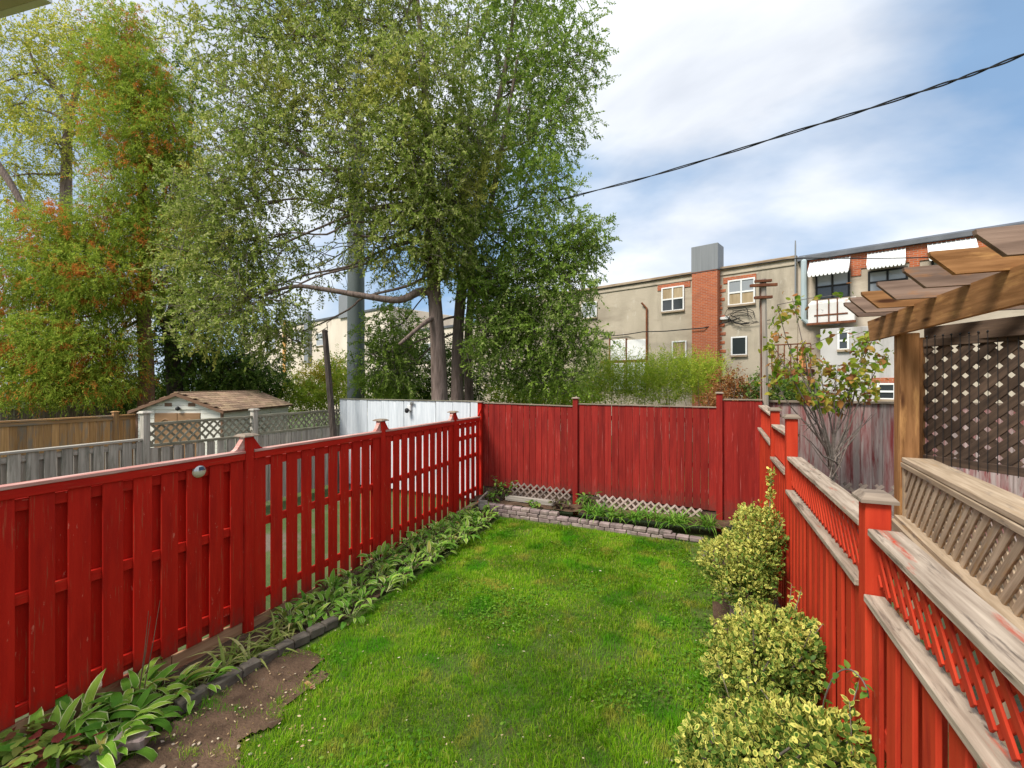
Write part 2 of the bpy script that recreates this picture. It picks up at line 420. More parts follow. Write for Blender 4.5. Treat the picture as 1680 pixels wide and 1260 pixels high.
# ================================================================== the setting
def vnoise(x, y, s, seed=0):
    """smooth value noise, 0..1, for numpy arrays"""
    rs = np.random.RandomState(seed); T = rs.rand(64, 64)
    x = np.asarray(x) * s; y = np.asarray(y) * s
    xi = np.floor(x).astype(int); yi = np.floor(y).astype(int)
    fx = x - xi; fy = y - yi; fx = fx * fx * (3 - 2 * fx); fy = fy * fy * (3 - 2 * fy)
    g = lambda a, b: T[a % 64, b % 64]
    return (g(xi, yi) * (1 - fx) + g(xi + 1, yi) * fx) * (1 - fy) + (g(xi, yi + 1) * (1 - fx) + g(xi + 1, yi + 1) * fx) * fy
def inpoly(x, y, poly):
    x = np.asarray(x); y = np.asarray(y); inside = np.zeros(x.shape, bool); n = len(poly)
    for i in range(n):
        x0, y0 = poly[i]; x1, y1 = poly[(i + 1) % n]
        c = ((y0 > y) != (y1 > y)) & (x < (x1 - x0) * (y - y0) / (y1 - y0 + 1e-12) + x0)
        inside ^= c
    return inside
def ground_h(x, y):
    h = 0.05 * (vnoise(x, y, 0.6, 3) - 0.5) + 0.02 * (vnoise(x, y, 2.3, 4) - 0.5)
    return h
M['soil'] = surf('bare_garden_soil', (0.055, 0.032, 0.018), (0.155, 0.095, 0.058), sc=(5, 5, 5), detail=10, rough=0.95, bump=1.0, bscale=(40, 40, 40), rand=0, patches=[((0.16, 0.115, 0.08), (14, 14, 14), 0.62, 0.72)], coords='World', bdist=0.02)
M['lawn'] = surf('lawn_thatch_and_soil', (0.055, 0.085, 0.014), (0.10, 0.14, 0.026), sc=(6, 6, 6), detail=10, rough=0.95, bump=0.8, bscale=(50, 50, 50), rand=0, patches=[((0.15, 0.095, 0.035), (2.2, 2.2, 2.2), 0.60, 0.72)], coords='World', bdist=0.02)
M['ground'] = surf('rough_ground', (0.045, 0.085, 0.018), (0.10, 0.13, 0.045), sc=(1.3, 1.3, 1.3), detail=10, rough=0.95, bump=0.6, bscale=(20, 20, 20), rand=0, patches=[((0.16, 0.13, 0.10), (0.6, 0.6, 0.6), 0.52, 0.62)], coords='World', bdist=0.03)

def sheet(name, x0, x1, y0, y1, nx, ny, hf, mat):
    xs = np.linspace(x0, x1, nx); ys = np.linspace(y0, y1, ny)
    gx, gy = np.meshgrid(xs, ys); z = hf(gx, gy)
    v = np.stack([gx, gy, z], -1).reshape(-1, 3)
    f = [[j * nx + i, j * nx + i + 1, (j + 1) * nx + i + 1, (j + 1) * nx + i] for j in range(ny - 1) for i in range(nx - 1)]
    me = bpy.data.meshes.new(name); me.from_pydata(v.tolist(), [], f); me.update()
    me.polygons.foreach_set('use_smooth', [True] * len(me.polygons)); me.materials.append(mat)
    o = bpy.data.objects.new(name, me); COL.objects.link(o)
    o['kind'] = 'structure'
    return o
tag(sheet('ground', -300, 300, -300, 300, 3, 3, lambda x, y: x * 0 - 0.06, M['ground']), 'rough weedy ground of the yards around the lawn')
DIRT = [tuple(on_z(px, py, 0).xy) for px, py in [(215, 1262), (300, 1180), (390, 1118), (455, 1084), (505, 1072), (525, 1085), (515, 1110), (500, 1135), (475, 1160), (435, 1192), (395, 1232), (380, 1262), (380, 1330), (150, 1330)]]
lawn = tag(sheet('lawn', -4.72, 0.95, -0.6, 9.28, 60, 100, ground_h, M['lawn']), 'green patchy backyard lawn enclosed by red fences')
# bare soil: a thin sheet over the lawn base where the grass has worn away, and the beds
def blob_sheet(name, poly, hf, mat, step=0.06):
    xs = [p[0] for p in poly]; ys = [p[1] for p in poly]
    x0, x1, y0, y1 = min(xs), max(xs), min(ys), max(ys)
    nx = int((x1 - x0) / step) + 2; ny = int((y1 - y0) / step) + 2
    gx, gy = np.meshgrid(np.linspace(x0, x1, nx), np.linspace(y0, y1, ny))
    jx = gx + (vnoise(gx, gy, 5, 8) - .5) * .22; jy = gy + (vnoise(gx, gy, 5, 9) - .5) * .22
    ins = inpoly(jx, jy, poly)
    z = hf(gx, gy)
    v = np.stack([gx, gy, z], -1).reshape(-1, 3)
    f = [[j * nx + i, j * nx + i + 1, (j + 1) * nx + i + 1, (j + 1) * nx + i] for j in range(ny - 1) for i in range(nx - 1) if ins[j, i] or ins[j + 1, i + 1] or ins[j, i + 1] or ins[j + 1, i]]
    me = bpy.data.meshes.new(name); me.from_pydata(v.tolist(), [], f); me.update()
    me.polygons.foreach_set('use_smooth', [True] * len(me.polygons)); me.materials.append(mat)
    o = bpy.data.objects.new(name, me); COL.objects.link(o); o['kind'] = 'structure'
    return o
tag(blob_sheet('dirt_path', DIRT, lambda x, y: ground_h(x, y) + 0.012 + 0.03 * vnoise(x, y, 9, 5), M['soil'], 0.04), 'bare brown dirt patch worn into the lawn corner')
def bed_h(x, y):
    return ground_h(x, y) + 0.01 + 0.03 * vnoise(x, y, 6, 6) + 0.04 * np.clip(np.asarray(y) - 4.5, 0, 1)
tag(blob_sheet('fence_bed_ground', [(-4.7, 0.2), (-4.02, 0.2), (-4.02, 2.4), (-3.88, 3.6), (-3.8, 6.2), (-3.8, 8.5), (-4.7, 9.2)], bed_h, M['soil'], 0.08), 'dark soil bed along the red board fence')
tag(blob_sheet('shrub_bed_ground', [(0.15, 0.2), (0.93, 0.2), (0.95, 8.6), (0.3, 8.6), (0.22, 5.0)], lambda x, y: ground_h(x, y) + 0.03 + 0.03 * vnoise(x, y, 6, 6), M['soil'], 0.08), 'soil strip under the variegated shrubs')
tag(blob_sheet('planter_ground', [(-4.65, 8.66), (0.35, 8.66), (0.75, 9.25), (-4.65, 9.25)], lambda x, y: 0.20 + 0.06 * vnoise(x, y, 5, 6) + 0 * x, M['soil'], 0.08), 'raised soil behind the low paver wall')

# ================================================================== fences
V = Vector
def jit(a): return random.uniform(-a, a)
def board_run(root, A, B, z0, z1, bw, pitch, t, mat, nrm, name='board', zj=0.004, tilt=0.004):
    """upright boards side by side from A to B (xy); z0, z1 may be functions of the distance along"""
    A = V((A[0], A[1], 0)); B = V((B[0], B[1], 0)); L = (B - A).length; d = (B - A).normalized(); nrm = V(nrm).normalized()
    n = max(1, int(round((L - bw) / pitch)) + 1); p = (L - bw) / max(1, n - 1) if n > 1 else 0
    lq = lambda z: round(z / 0.02) * 0.02
    for i in range(n):
        s = bw / 2 + i * p
        a = z0(s) if callable(z0) else z0; b = z1(s) if callable(z1) else z1
        b = a + lq(b - a)
        P = A + d * s + nrm * jit(0.0035)
        q = P + d * jit(tilt) + nrm * jit(tilt * 0.6)
        dz = jit(zj)
        bar(name, P + V((0, 0, a + dz)), q + V((0, 0, b + dz)), bw, t, nrm, mat, root, c=0.004)
def lattice(root, O, u, v, W, Hh, sp, w, t, nrm, mat, name='lattice_strip', layers=(1, -1), ang=45):
    O = V(O); u = V(u).normalized(); v = V(v).normalized(); nrm = V(nrm).normalized()
    ca, sa = math.cos(R(ang)), math.sin(R(ang))
    for sgn in layers:
        du, dv = ca, sa * sgn
        nu, nv = -dv, du                       # across the strips
        cs = [x * nu + y * nv for x in (0, W) for y in (0, Hh)]
        c = min(cs) + sp * 0.4
        while c < max(cs):
            # line nu*x+nv*y=c clipped to the rectangle
            pts = []
            for x in (0, W):
                y = (c - nu * x) / nv
                if -1e-6 <= y <= Hh + 1e-6: pts.append((x, y))
            for y in (0, Hh):
                x = (c - nv * y) / nu
                if 1e-6 < x < W - 1e-6: pts.append((x, y))
            if len(pts) >= 2:
                (x0, y0), (x1, y1) = pts[0], pts[-1]
                L = math.hypot(x1 - x0, y1 - y0)
                if L > 0.05:
                    p0 = O + u * x0 + v * y0 + nrm * (t * 0.52 * sgn); p1 = O + u * x1 + v * y1 + nrm * (t * 0.52 * sgn)
                    cc = (p0 + p1) / 2; q = round(L / 0.02) * 0.02 / L
                    bar(name, cc + (p0 - cc) * q, cc + (p1 - cc) * q, w, t, nrm, mat, root, c=0.0015)
            c += sp
def post_cap(root_post, ctr, size, h, mat, name='cap'):
    """a chamfered flat timber cap"""
    b = MB(); x, y, z = ctr; s = size / 2; s2 = s * 0.66
    lo = [(x - s, y - s, z), (x + s, y - s, z), (x + s, y + s, z), (x - s, y + s, z)]
    mi = [(p[0], p[1], z + h * 0.35) for p in lo]
    hi = [(x - s2, y - s2, z + h), (x + s2, y - s2, z + h), (x + s2, y + s2, z + h), (x - s2, y + s2, z + h)]
    b.add(lo + mi + hi, [[3, 2, 1, 0], [8, 9, 10, 11]] + [[i, (i + 1) % 4, 4 + (i + 1) % 4, 4 + i] for i in range(4)] + [[4 + i, 4 + (i + 1) % 4, 8 + (i + 1) % 4, 8 + i] for i in range(4)])
    return b.build(name, mat, root_post)

# ---- the long board fence on the west side
LX = -4.6
fl = thing('red_board_fence', 'bright red fence of spaced upright boards with a long pale cap, hostas at its foot', 'fence', (LX, 5, 0))
posts = [1.22, 3.49, 5.77, 8.03]
zrail = 2.02
zb_pts = ([0.5, 1.61, 2.18, 3.08, 4.2, 5.5, 9.3], [0.33, 0.27, 0.215, 0.16, 0.11, 0.06, 0.15])
zbf = lambda Y: float(np.interp(Y, *zb_pts))
ends = [0.55] + posts + [9.22]
for i in range(len(ends) - 1):
    a, b = ends[i], ends[i + 1]
    a2 = a + (0.055 if i else 0); b2 = b - 0.055
    for zc in ((1.86, 1.17, 0.34) if i < 4 else (1.86, 1.60, 1.17, 0.40)):
        bar('rail', (LX - 0.0375, a2, zc + jit(.006)), (LX - 0.0375, b2, zc + jit(.006)), 0.09, 0.036, (1, 0, 0), M['red'], fl)
    board_run(fl, (LX - 0.009, a2 + 0.004), (LX - 0.009, b2 - 0.004), lambda s, a=a2: zbf(a + s), 1.935, (0.146, 0.146, 0.158, 0.165, 0.15)[i], 0.222 if i < 4 else 0.215, 0.018, M['red_b'], (1, 0, 0))
    if i < 3:
        board_run(fl, (LX - 0.066, a2 + 0.11), (LX - 0.066, b2 - 0.06), lambda s, a=a2: zbf(a + s) + 0.01, 1.93, 0.135 if i < 2 else 0.075, 0.222, 0.018, M['red_b'], (1, 0, 0))  # third run: narrow back boards added only to darken its open gaps
    bar('cap_rail', (LX - 0.02, a2, zrail - 0.014), (LX - 0.02, b2, zrail - 0.014), 0.10, 0.028, (0, 0, 1), M['red_top'], fl)
    bar('fascia', (LX + 0.012, a2, zrail - 0.065), (LX + 0.012, b2, zrail - 0.065), 0.072, 0.02, (1, 0, 0), M['red'], fl)
    if i < 4:
        nseg = 3
        for k in range(nseg):
            ya, yb = a2 + (b2 - a2) * k / nseg, a2 + (b2 - a2) * (k + 1) / nseg
            zt = (zbf(ya) + zbf(yb)) / 2 + 0.005
            bar('kick_or_fill_board', (LX - 0.036, ya + .003, zt - 0.13), (LX - 0.036, yb - .003, zt - 0.13), 0.25, 0.03, (1, 0, 0), M['raw'], fl)
for i, Y in enumerate(posts):
    p = bar('post', (LX - 0.03, Y, -0.2), (LX - 0.03, Y, 2.168), 0.10, 0.105, (1, 0, 0), M['red'], fl, c=0.004)
    for s in (-1, 1):
        g = MB().prism([(LX - 0.055, Y + s * 0.052, zrail + .002), (LX - 0.055, Y + s * 0.175, zrail + .002), (LX - 0.055, Y + s * 0.14, zrail + .022), (LX - 0.055, Y + s * 0.052, zrail + 0.145)], (0.06, 0, 0))
        g.build('gusset', M['red_top'] if s < 0 else M['red'], fl)
    post_cap(p, (LX - 0.03, Y, 2.17), 0.18, 0.03, M['capgrey'])
pc = bar('post', (LX - 0.03, 9.27, -0.2), (LX - 0.03, 9.27, 2.33), 0.10, 0.10, (1, 0, 0), M['red'], fl, c=0.004)
post_cap(pc, (LX - 0.03, 9.27, 2.332), 0.16, 0.03, M['capgrey'])
bar('post_brace', (LX + 0.01, 9.08, zrail + .01), (LX + 0.01, 9.22, zrail + 0.16), 0.05, 0.03, (1, 0, 0), M['red'], fl)

# solar lamp fixed to a board
M['steel'] = surf('brushed_steel', (0.45, 0.45, 0.44), (0.6, 0.6, 0.58), rough=0.35, bump=0, rand=0, metal=0.8)
M['solar'] = glass_mat('solar_cell_glass', (0.02, 0.03, 0.06), 0.15)
M['lens'] = surf('frosted_lamp_lens', (0.55, 0.50, 0.36), (0.66, 0.60, 0.44), rough=0.4, bump=0, rand=0)
sp = on_x(327, 773, LX + 0.012)
sl = thing('solar_lamp', 'small round silver solar lamp screwed onto a red fence board', 'lamp', (LX, sp.y, sp.z - 0.06))
def half_dome(z0, z1):
    b = MB(); v = []; f = []; n = 20; m = 6
    for j in range(m + 1):
        ph = j / m * math.pi / 2
        for k in range(n + 1):
            t = z0 + (z1 - z0) * k / n
            r = 0.065 * math.cos(ph)
            v.append((LX + 0.005 + 0.045 * math.sin(ph), sp.y + r * math.cos(t), sp.z + r * math.sin(t)))
    for j in range(m):
        for k in range(n):
            f.append([j * (n + 1) + k, j * (n + 1) + k + 1, (j + 1) * (n + 1) + k + 1, (j + 1) * (n + 1) + k])
    return b.add(v, f)
half_dome(R(8), R(172)).build('housing', M['steel'], sl, smooth=True)
half_dome(R(172), R(368)).build('lens', M['lens'], sl, smooth=True)
MB().prism([(LX + 0.05, sp.y - 0.026, sp.z + 0.012), (LX + 0.05, sp.y + 0.026, sp.z + 0.012), (LX + 0.037, sp.y + 0.022, sp.z + 0.042), (LX + 0.037, sp.y - 0.022, sp.z + 0.042)], (0.004, 0, 0.003)).build('solar_cell', M['solar'], sl)

# ---- the solid fence across the back
BY = 9.3
fb = thing('red_back_fence', 'tall solid maroon board fence across the end of the lawn', 'fence', (-2, BY, 0))
bx = [-4.625, -2.40, 0.35, 1.06]
tops = [(2.33, 2.29), (2.34, 2.32), (2.47, 2.47)]
for i in range(3):
    a, b = bx[i] + 0.05, bx[i + 1] - (0.05 if i < 2 else 0)
    ta, tb = tops[i]
    board_run(fb, (a, BY), (b, BY), 0.42 if i == 0 else (lambda s: 0.46 - 0.1 * s / 2.7) if i == 1 else 0.2, lambda s, ta=ta, tb=tb, L=b - a: ta + (tb - ta) * s / L - 0.02, 0.136, 0.1435, 0.022, M['red_back_b'], (0, -1, 0))
    bar('cap_rail', (a, BY - 0.002, ta - 0.008), (b, BY - 0.002, tb - 0.008), 0.06, 0.024, (0, 0, 1), M['capgrey'], fb)
    for zc in (2.05, 1.2, 0.62):
        bar('rail', (a, BY + 0.032, zc), (b, BY + 0.032, zc), 0.09, 0.038, (0, 1, 0), M['red_back'], fb)
for i in range(2):
    bar('kick_or_fill_board', (bx[i] + .06, BY + 0.035, 0.32), (bx[i + 1] - .06, BY + 0.035, 0.30), 0.32, 0.02, (0, -1, 0), M['dark_wood'], fb)  # dark plank added so the open gap behind the lattice reads dark
for X, zt in ((-2.40, 2.44), (0.35, 2.57)):
    p = bar('post', (X, BY - 0.02, 0), (X, BY - 0.02, zt), 0.105, 0.10, (0, -1, 0), M['red_back'], fb, c=0.005)
    post_cap(p, (X, BY - 0.02, zt + 0.002), 0.15, 0.03, M['capgrey'])
# trellis offcuts standing at its foot
M['pale_lat'] = surf('pale_pinkish_lattice_timber', (0.30, 0.225, 0.19), (0.50, 0.40, 0.345), sc=(3, 20, 20), rough=0.85, bump=0.3, rand=0.15, bdist=0.003)
M['dim_lat'] = surf('brown_grey_lattice_timber', (0.15, 0.115, 0.095), (0.30, 0.235, 0.20), sc=(3, 20, 20), rough=0.85, bump=0.3, rand=0.2, bdist=0.003)
t1 = thing('trellis_panel', 'pale low lattice strip leaning at the foot of the maroon fence', 'trellis', (-1.1, BY - 0.06, 0.2))
lattice(t1, (-1.95, BY - 0.09, 0.16), (1, 0, -0.05), (0, 0.12, 1), 2.0, 0.33, 0.105, 0.036, 0.008, (0, -1, 0.1), M['pale_lat'])
t2 = thing('trellis_panel', 'dim brown lattice piece behind the leafy plants at the fence corner', 'trellis', (-3.2, BY - 0.06, 0.2))
lattice(t2, (-3.85, BY - 0.09, 0.22), (1, 0, -0.03), (0, 0.12, 1), 1.35, 0.36, 0.105, 0.034, 0.008, (0, -1, 0.1), M['dim_lat'])

# ---- the lattice-topped fence on the east side
xr = lambda Y: 0.8 + 0.035 * (Y - 2.8)
fr = thing('lattice_top_fence', 'orange red board fence topped with red lattice and a weathered cap, variegated shrubs beside it', 'fence', (0.85, 4, 0))
# (y0, y1, cap height at y0, at y1, lattice depth at y0, y1)
rp = [(0.36, 2.70, 2.03, 2.045, 0.29, 0.34), (2.86, 5.52, 2.045, 1.985, 0.33, 0.37), (5.66, 7.06, 2.22, 2.20, 0.44, 0.46), (7.17, 9.22, 2.33, 2.37, 0.42, 0.42)]
for i, (y0, y1, za, zb2, la, lb) in enumerate(rp):
    A = V((xr(y0), y0, 0)); B = V((xr(y1), y1, 0)); d = (B - A).normalized(); n = V((-d.y, d.x, 0)); L = (B - A).length
    if n.x > 0: n = -n
    up = V((0, 0, 1))
    bar('cap_rail', A + up * (za - 0.018) - n * 0.03, B + up * (zb2 - 0.018) - n * 0.03, 0.135, 0.036, up, M['cap'], fr, c=0.005)
    bar('ledge_rail', A + up * (za - la) + n * 0.01, B + up * (zb2 - lb) + n * 0.01, 0.085, 0.036, up, M['cap'], fr, c=0.004)
    O = A + up * (za - la + 0.02); vv = (B + up * (zb2 - 0.037) - (A + up * (za - 0.037))).normalized()
    lattice(fr, O + n * -0.01, vv, (0, 0, 1), L, (la + lb) / 2 - 0.055, 0.076, 0.034, 0.009, n, M['red_side'])
    zt0, zt1 = za - la - 0.02, zb2 - lb - 0.02
    board_run(fr, (A + n * 0.012)[:2], (B + n * 0.012)[:2], 0.05, lambda s, a=zt0, b=zt1, L=L: a + (b - a) * s / L, 0.115, 0.205, 0.02, M['red_side_b'], n)
    board_run(fr, (A - n * 0.09 + d * 0.1)[:2], (B - n * 0.052 - d * 0.06)[:2], 0.05, lambda s, a=zt0, b=zt1, L=L: a + (b - a) * s / L - .02, 0.118, 0.192, 0.02, M['red_side_b'], n)
    for zc in (0.35, 1.1):
        bar('rail', A + up * zc - n * 0.038, B + up * zc - n * 0.038, 0.09, 0.076, n, M['red_side'], fr)
for Y, zt in ((2.78, 2.165), (5.59, 2.38), (7.115, 2.38), (0.30, 2.16)):
    p = bar('post', (xr(Y) + 0.012, Y, -0.1), (xr(Y) + 0.012, Y, zt), 0.105, 0.105, (-1, 0, 0), M['red_side'], fr, c=0.004)
    post_cap(p, (xr(Y) + 0.012, Y, zt + 0.002), 0.152, 0.045, M['capgrey'])

# ---- neighbours' fences
fg = thing('grey_board_fence', 'silver grey weathered fence with mossy lattice along part of its top', 'fence', (-9.2, 6, 0))
GX = -9.2
zg = 1.75
gy = on_x(238, 720, GX).y
board_run(fg, (GX, 2.0), (GX, gy), 0.05, zg - 0.03, 0.14, 0.205, 0.02, M['grey'], (1, 0, 0))
board_run(fg, (GX - 0.06, 2.1), (GX - 0.06, gy), 0.05, zg - 0.05, 0.14, 0.205, 0.02, M['grey'], (1, 0, 0))
bar('cap_rail', (GX - 0.02, 2.0, zg), (GX - 0.02, gy, zg + .01), 0.12, 0.035, (0, 0, 1), M['grey'], fg)
bar('rail', (GX - 0.03, 2.0, zg - 0.1), (GX - 0.03, gy, zg - 0.1), 0.09, 0.035, (1, 0, 0), M['grey'], fg)
gp = [gy, on_x(417, 690, GX).y, 10.2]
for k in range(2):
    a, b = gp[k] + 0.06, gp[k + 1] - 0.06
    za, zb2 = 1.63, 1.60
    board_run(fg, (GX, a), (GX, b), 0.05, za - 0.03, 0.14, 0.205 if k == 0 else 0.16, 0.02, M['grey'], (1, 0, 0))
    board_run(fg, (GX - 0.06, a + 0.1), (GX - 0.06, b), 0.05, za - 0.05, 0.14, 0.205, 0.02, M['grey'], (1, 0, 0))
    bar('rail', (GX - 0.01, a, za), (GX - 0.01, b, zb2), 0.07, 0.05, (0, 0, 1), M['grey_lat'], fg)
    ztop = 2.02 if k == 0 else 2.03
    bar('cap_rail', (GX - 0.01, a, ztop), (GX - 0.01, b, ztop), 0.07, 0.05, (0, 0, 1), M['grey_lat'], fg)
    lattice(fg, (GX, a, za + 0.03), (0, 1, 0), (0, 0, 1), b - a, ztop - za - 0.055, 0.115, 0.04, 0.01, (1, 0, 0), M['grey_lat'])
for k, Y in enumerate(gp):
    p = bar('post', (GX, Y, 0), (GX, Y, 2.22 if k == 0 else 2.16), 0.11, 0.11, (1, 0, 0), M['grey'], fg)
    post_cap(p, (GX, Y, 2.222 if k == 0 else 2.162), 0.17, 0.04, M['grey'])

fw = thing('pale_board_fence', 'pale grey painted solid board fence behind the red picketed one', 'fence', (-6.7, BY, 0))
xw0 = on_y(558, 660, BY + 0.35).x
board_run(fw, (xw0, BY + 0.35), (-4.75, BY + 0.15), 0.05, 2.33, 0.235, 0.238, 0.02, M['whitefence'], (0, -1, 0), tilt=0.01)
bar('cap_rail', (xw0, BY + 0.35, 2.345), (-4.75, BY + 0.15, 2.345), 0.07, 0.022, (0, 0, 1), M['grey_lat'], fw)
for zc in (0.5, 1.8):
    bar('rail', (xw0, BY + 0.39, zc), (-4.75, BY + 0.19, zc), 0.09, 0.04, (0, 1, 0), M['grey'], fw)

fo = thing('brown_board_fence', 'honey brown close boarded fence beside the cream shed', 'fence', (-14.5, 5, 0))
OX = -14.5
oy1 = on_x(222, 690, OX).y
board_run(fo, (OX, 2.6), (OX, oy1), 0.05, 1.86, 0.14, 0.146, 0.02, M['brown'], (1, 0, 0))
bar('cap_rail', (OX, 2.6, 1.895), (OX, oy1, 1.895), 0.12, 0.04, (0, 0, 1), M['brown'], fo)
bar('rail', (OX + 0.03, 2.6, 1.82), (OX + 0.03, oy1, 1.82), 0.08, 0.03, (1, 0, 0), M['brown'], fo)
p = bar('post', (OX + 0.03, on_x(188, 690, OX).y, 0), (OX + 0.03, on_x(188, 690, OX).y, 1.99), 0.11, 0.11, (1, 0, 0), M['brown'], fo)
post_cap(p, (OX + 0.03, on_x(188, 690, OX).y, 1.992), 0.15, 0.03, M['brown'])

fd = thing('dark_fence', 'dim brown fence under the cedar boughs with a lattice strip on top', 'fence', (-20, 8, 0))
DX = -20.0
board_run(fd, (DX, 4.5), (DX, 10.5), 0.05, 1.95, 0.14, 0.148, 0.02, M['dim_lat'], (1, 0, 0))
bar('cap_rail', (DX, 4.5, 1.97), (DX, 10.5, 1.97), 0.1, 0.04, (0, 0, 1), M['dim_lat'], fd)
lattice(fd, (DX, 4.5, 2.0), (0, 1, 0), (0, 0, 1), 6, 0.3, 0.16, 0.04, 0.01, (1, 0, 0), M['dim_lat'])

ff = thing('faded_board_fence', 'peeling grey and red board fence behind the bare stemmed little tree', 'fence', (2.6, 9.6, 0))
board_run(ff, (1.10, 9.62), (6.4, 9.62), 0.05, 2.42, 0.15, 0.153, 0.02, M['faded'], (0, -1, 0))
bar('cap_rail', (1.10, 9.60, 2.43), (6.4, 9.60, 2.43), 0.09, 0.04, (0, 0, 1), M['capgrey'], ff)
bar('rail', (1.10, 9.65, 2.2), (6.4, 9.65, 2.2), 0.09, 0.04, (0, 1, 0), M['faded'], ff)
t3 = thing('trellis_panel', 'mauve brown lattice panel under the bare stemmed little tree', 'trellis', (2.6, 9.4, 0))
ta, tb = on_y(1318, 780, 8.9), on_y(1475, 780, 8.9)
lattice(t3, (ta.x, 8.9, 0.55), (1, 0, 0), (0, 0, 1), tb.x - ta.x + 1.0, 0.58, 0.15, 0.05, 0.01, (0, -1, 0), M['dim_lat'])
for X in (ta.x, tb.x + 1.0):
    bar('stake', (X, 8.93, 0), (X, 8.93, 1.15), 0.04, 0.04, (0, -1, 0), M['dim_lat'], t3)

# ================================================================== stonework
def stone_mesh(mat, lx, ly, lz, k):
    key = ('st', mat.name, lx, ly, lz, k)
    if key not in _cache:
        v, f = cham_box(lx, ly, lz, 0.012)
        rr = random.Random(k * 31 + 5)
        v = [(p[0] + rr.uniform(-.006, .006), p[1] + rr.uniform(-.006, .006), p[2] + rr.uniform(-.004, .004)) for p in v]
        me = bpy.data.meshes.new('stone'); me.from_pydata(v, [], f); me.update(); fix_normals(me); me.materials.append(mat)
        _cache[key] = me
    return _cache[key]
def stone(root, ctr, rz, size, mat, name='stone', tilt=0.02):
    me = stone_mesh(mat, size[0], size[1], size[2], random.randrange(5))
    Mx = Matrix.Translation(ctr) @ Matrix.Rotation(rz, 4, 'Z') @ Matrix.Rotation(jit(tilt), 4, 'X') @ Matrix.Rotation(jit(tilt), 4, 'Y')
    return mesh_obj(name, me, root, None, LOCAL(root) @ Mx)
rw = thing('retaining_wall', 'low wall of mauve grey pavers holding the planting bed before the maroon fence', 'garden wall', (-2, 8.55, 0))
WA = V((-4.12, 8.62, 0)); WB = V((0.06, 8.40, 0))
wd = (WB - WA).normalized(); wL = (WB - WA).length; wrz = math.atan2(wd.y, wd.x)
for c in range(3):
    s = -0.05 + (c % 2) * 0.1
    while s < wL:
        l = random.choice((0.19, 0.21, 0.23))
        if c == 0 or (c == 1 and s < 3.5) or s < 1.5:
            if True:
                P = WA + wd * (s + l / 2) + V((0, jit(.012) - 0.0, 0.038 + c * 0.078 + (0.035 if s > 3.5 else 0)))
                stone(rw, P, wrz + jit(.03), (l - 0.006, 0.12, 0.075), M['paver'])
        s += l + 0.004
kb = thing('planter_board', 'grey timber board boxing the planting bed beside the red fence corner', 'board', (-4.3, 8.8, 0))
bar('board', (-4.30, 8.55, 0.21), (-4.42, 9.22, 0.23), 0.2, 0.04, (1, 0, 0), M['grey'], kb)
bar('board', (-4.28, 8.56, 0.19), (-4.13, 8.60, 0.19), 0.2, 0.04, (0, -1, 0), M['grey'], kb)
kb2 = thing('planter_board', 'grey timber ledge lying inside the raised planting bed', 'board', (-3, 9, 0.2))
bar('board', (-3.85, 8.95, 0.30), (-2.75, 8.98, 0.28), 0.12, 0.09, (0, 0, 1), M['grey'], kb2)

ge = thing('garden_edging', 'row of damp dark pavers edging the hosta bed', 'edging', (-4, 3, 0))
epx = [(505, 1038), (452, 1066), (395, 1098), (340, 1127), (290, 1156)]
ep = [on_z(a, b, 0.09) for a, b in epx]
ep = [ep[0] + (ep[0] - ep[1]) * 1.0] + ep
for i in range(len(ep) - 1):
    a, b = ep[i], ep[i + 1]; d = b - a; n = max(1, int(round(d.length / 0.215))); rz = math.atan2(d.y, d.x)
    for k in range(n):
        P = a + d * ((k + .5) / n)
        stone(ge, V((P.x, P.y, 0.06 + jit(.008))), rz + jit(.05), (round(d.length / n - 0.006, 2), 0.105, 0.10), M['darkpaver'], tilt=0.05)
lp = [((218, 1212), 0.13, 0.5, 'paver', 'grey brown paver tilted on the end of the dark edging row'), ((172, 1240), 0.07, 0.75, 'paver', 'flat grey paver lying among the hosta leaves'), ((150, 1258), 0.07, 0.35, 'darkpaver', 'dark paver half under the flat grey one')]
for (px, py), z, rz, mk, lab in lp:
    P = on_z(px, py, z)
    o = mesh_obj('loose_paver', stone_mesh(M[mk], 0.21, 0.14, 0.08, 3), None, None, Matrix.Translation(P) @ Matrix.Rotation(rz, 4, 'Z') @ Matrix.Rotation(0.08, 4, 'X'))
    tag(o, lab, 'paver', 'loose pavers by the hosta bed')
es = thing('garden_edging', 'pale upright pavers edging the soil under the variegated shrubs', 'edging', (0.4, 5, 0))
for (px, py, rz) in [(1206, 1012, 1.5), (1203, 985, 1.6), (1250, 1012, 1.4), (1262, 1020, 1.5), (1172, 903, 1.1), (1160, 908, 1.2), (1195, 965, 1.55)]:
    P = on_z(px, py, 0.10); stone(es, P, rz, (0.19, 0.10, 0.16), M['paver'], tilt=0.08)

# ================================================================== the shed two yards over
M['siding'] = surf('cream_vinyl_siding', (0.72, 0.69, 0.60), (0.80, 0.77, 0.68), sc=(1, 6, 6), rough=0.6, bump=0.1, rand=0.03, patches=[((0.5, 0.46, 0.37), (1.2, 4, 4), 0.6, 0.75)])
M['shedtrim'] = surf('brown_shed_trim', (0.16, 0.085, 0.05), (0.21, 0.12, 0.075), sc=(3, 9, 9), rough=0.7, bump=0.1, rand=0.05)
M['sheddoor'] = surf('brown_shed_door_vinyl', (0.24, 0.135, 0.065), (0.30, 0.175, 0.09), sc=(3, 9, 9), rough=0.6, bump=0.1, rand=0.04)
M['shingle'] = surf('tan_brown_shingle', (0.27, 0.17, 0.105), (0.50, 0.34, 0.23), sc=(16, 16, 16), rough=0.95, bump=0.6, bscale=(80, 80, 80), rand=0.28, hue=0.012, bdist=0.005)
